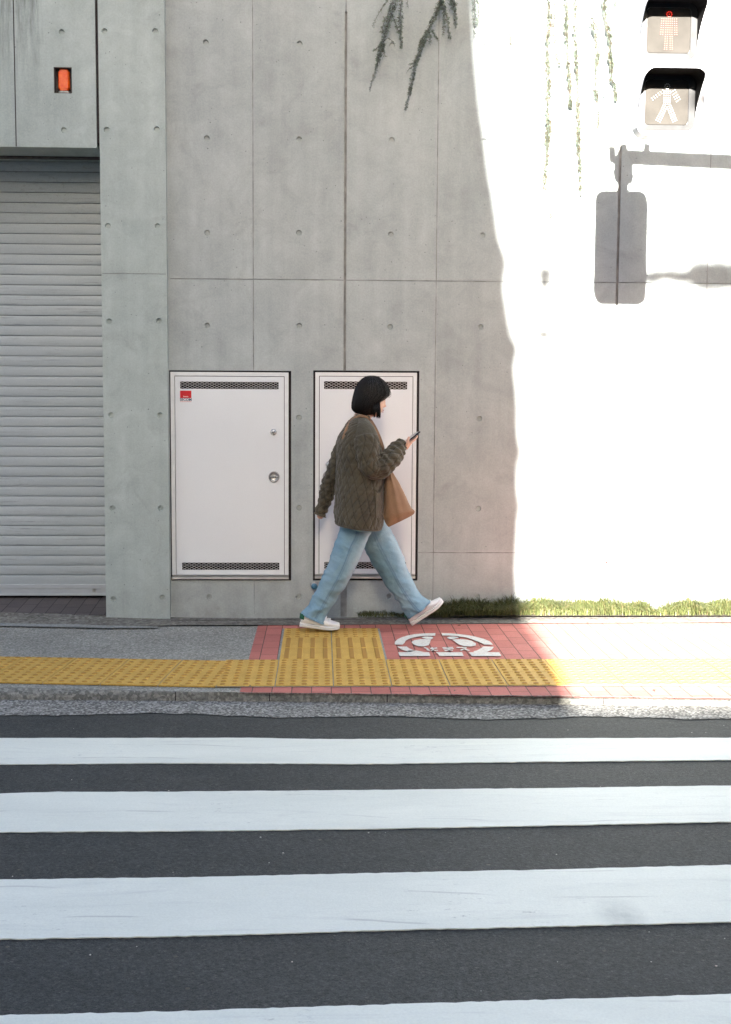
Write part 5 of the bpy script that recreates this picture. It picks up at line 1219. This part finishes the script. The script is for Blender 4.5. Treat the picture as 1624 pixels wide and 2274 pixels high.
# loose points in front of the ear, curving under the jaw
for i in range(170):
    x0 = rh.uniform(745, 852); tipx = {0: 783, 1: 818, 2: 840}[i % 3]+rh.gauss(0, 5); tipy = {0: 562, 1: 574, 2: 572}[i % 3]+rh.uniform(-22, 6); dyy = -.085-.012*rh.random()+.03*(x0-745)/107
    a = (x0*.35+tipx*.65+rh.uniform(-8, 8), rh.uniform(395, 430)); mbh.tube([P3(a[0]-6, a[1], dyy), P3((a[0]+tipx)/2+4, 480, dyy-.004), P3((tipx*1.6+a[0]*.4)/2+3, 530, dyy), P3(tipx, tipy, dyy+.006)], [.0014, .0017, .0014, .0004], 4)
for pts in (((925, 262), (944, 285), (955, 315), (954, 345), (940, 360), (920, 368)), ((905, 330), (925, 350), (936, 352)), ((560, 420), (552, 460), (562, 500)), ((925, 250), (948, 290), (950, 330), (930, 362))):
    mbh.tube([P3(x, y, -.02) for x, y in pts], [.0012]*(len(pts)-1)+[.0004], 4)
mbh.build('hair', M['hair'], pr, smooth=True)
# shirt collar peeping out at the nape
cl = [ring3(600, 735, 560, .066, 0, 10), ring3(604, 728, 535, .060, 0, 14), ring3(606, 722, 520, .056, 0, 16)]
lofts('shirt_collar', [Loft(cl, 40, 8, None, caps=(False, False), lip=(0, .1))], M['shirt'], pr)
# --- tote bag
bag = thing('tote_bag', P3(1000, 1680, -.05), 'slouchy tan canvas tote bag hanging from the walking woman', 'bag')
def br3(x0, y0, x1, y1, b): a, b_ = P3(x0, y0, -.09), P3(x1, y1, -.09); return ((a+b_)/2, (b_-a)/2, V((0, b, 0)))
brg = [br3(925, 1060, 945, 1062, .010), br3(915, 1100, 962, 1102, .018), br3(898, 1160, 996, 1162, .03), br3(888, 1230, 1038, 1232, .042), br3(884, 1310, 1080, 1315, .05), br3(880, 1400, 1124, 1410, .055), br3(876, 1490, 1160, 1480, .055), br3(874, 1560, 1192, 1512, .05), br3(884, 1610, 1190, 1536, .035), br3(905, 1655, 1165, 1560, .016), br3(930, 1678, 1140, 1575, .006)]
def bagf(sx, t, per, ln_, p):
    an = sx*2*math.pi; rad_ = math.sin(an)
    h = .0035*math.sin(math.cos(an)*8+1.3*math.sin(t*3)+2*nz(p, 4))*(.5+t)*(1-.5*t)+.004*nz(p, 9)+.0015*nz(p, 30)
    sd = max(0, 1-abs(t-.93)/.006)*.6
    return (h, sd, 0)
lofts('bag_body', [Loft(brg, 96, 70, bagf, pw=1.7)], M['tan'], bag, ('seam',))
sp = MB()
def ribbon(pts, w_, nrm=None, th_=.003):
    m_ = MB(); vs = []
    for i, p in enumerate(pts):
        t = (pts[min(i+1, len(pts)-1)]-pts[max(i-1, 0)]).normalized(); n_ = V((0, -1, 0)) if nrm is None else nrm[i]; s_ = t.cross(n_).normalized()*w_
        vs += [p-s_, p+s_]
    m_.add(vs, [(2*i, 2*i+1, 2*i+3, 2*i+2) for i in range(len(pts)-1)]); return m_
def strapo(ctrl, w_):
    pts = [catmull(ctrl, q/30) for q in range(31)]; o = ribbon(pts, w_).build('strap', M['tan'], bag, smooth=True); m_ = o.modifiers.new('thick', 'SOLIDIFY'); m_.thickness = .004; m_.offset = 0; return o
strapo([surf(462, 780, .009), surf(482, 715, .010), surf(508, 655, .012), surf(545, 600, .012), surf(590, 568, .014), P3(640, 548, -.105), P3(700, 560, -.10), P3(745, 598, -.075)], .008)
strapo([P3(745, 598, -.075), surf(775, 665, .006)+V((.004, 0, 0)), surf(812, 760, .003)+V((.008, 0, 0)), surf(842, 860, .0)+V((.01, 0, 0)), P3(884, 945, -.03), P3(915, 1020, -.06), P3(935, 1085, -.09)], .0125)
# --- phone
ph = thing('smartphone', PH, 'dark smartphone held up in the right hand of the walking woman', 'phone')
pts = rrect(0, 0, .036, .074, .010, 6)
def phm(w_, t0, t1, ins): return [Q_(-.0+z*1.0+.005, x*(1-ins), t0) for x, z in w_], [Q_(z+.005, x*(1-ins), t1) for x, z in w_]
def slab_(t0, t1, name, mat, par, sc_=1.0):
    m_ = MB(); a = [Q_(z*sc_-.006, x*sc_, t0) for x, z in pts]; m_.prism(a, pn*(t1-t0)); return m_.build(name, mat, par)
ob_ = slab_(-.0045, .0035, 'shell', M['phone'], ph); bevel(ob_, .0018)
slab_(.0036, .0044, 'screen', M['phone_rim'], ph, .93)
cm = MB(); cm.lathe([(.006, 0), (.006, .002), (.004, .0025)], Q_(.050, .02, -.0046), -pn, 16); cm.build('camera_lens', M['black'], ph)

# small stray things
p = onY(1347, 1249); fl2 = MB(); fl2.add([p+V((-.008, -.006, .004)), p+V((0, -.014, .012)), p+V((.009, -.008, .002)), p+V((.002, -.003, -.012))], [(0, 1, 2, 3)])
fo_ = fl2.build('red_leaf', plain('red_leaf', (.12, .012, .006), .7)); fo_.modifiers.new('thick', 'SOLIDIFY').thickness = .0012; tag(fo_, 'tiny dark red leaf caught on the sunlit wall', 'leaf')
rl2 = random.Random(4); k_ = 0
for (u, v) in ((556, 1524), (690, 1553), (1020, 1390), (545, 1388), (1072, 1364), (880, 1368), (1010, 1535), (1455, 1533)):
    p = onZ(u, v, .004 if v < 1550 else .0)+V((0, 0, .022 if v < 1372 else 0)); a = rl2.uniform(0, 6.28); r_ = rl2.uniform(.010, .017); m_ = MB(); q = [p+V((math.cos(a+w)*r_*k2, math.sin(a+w)*r_*k2, hh)) for w, k2, hh in ((0, 1.2, .004), (1.2, .5, .007), (3.1, 1.1, .002), (4.6, .5, .006))]
    m_.add(q, [(0, 1, 2), (0, 2, 3)]); o = m_.build('fallen_leaf', M['leaf_dry']); o.modifiers.new('thick', 'SOLIDIFY').thickness = .0008
    tag(o, 'small dry brown leaf fallen on the pavement', 'leaf', 'dry leaves scattered on the pavement')
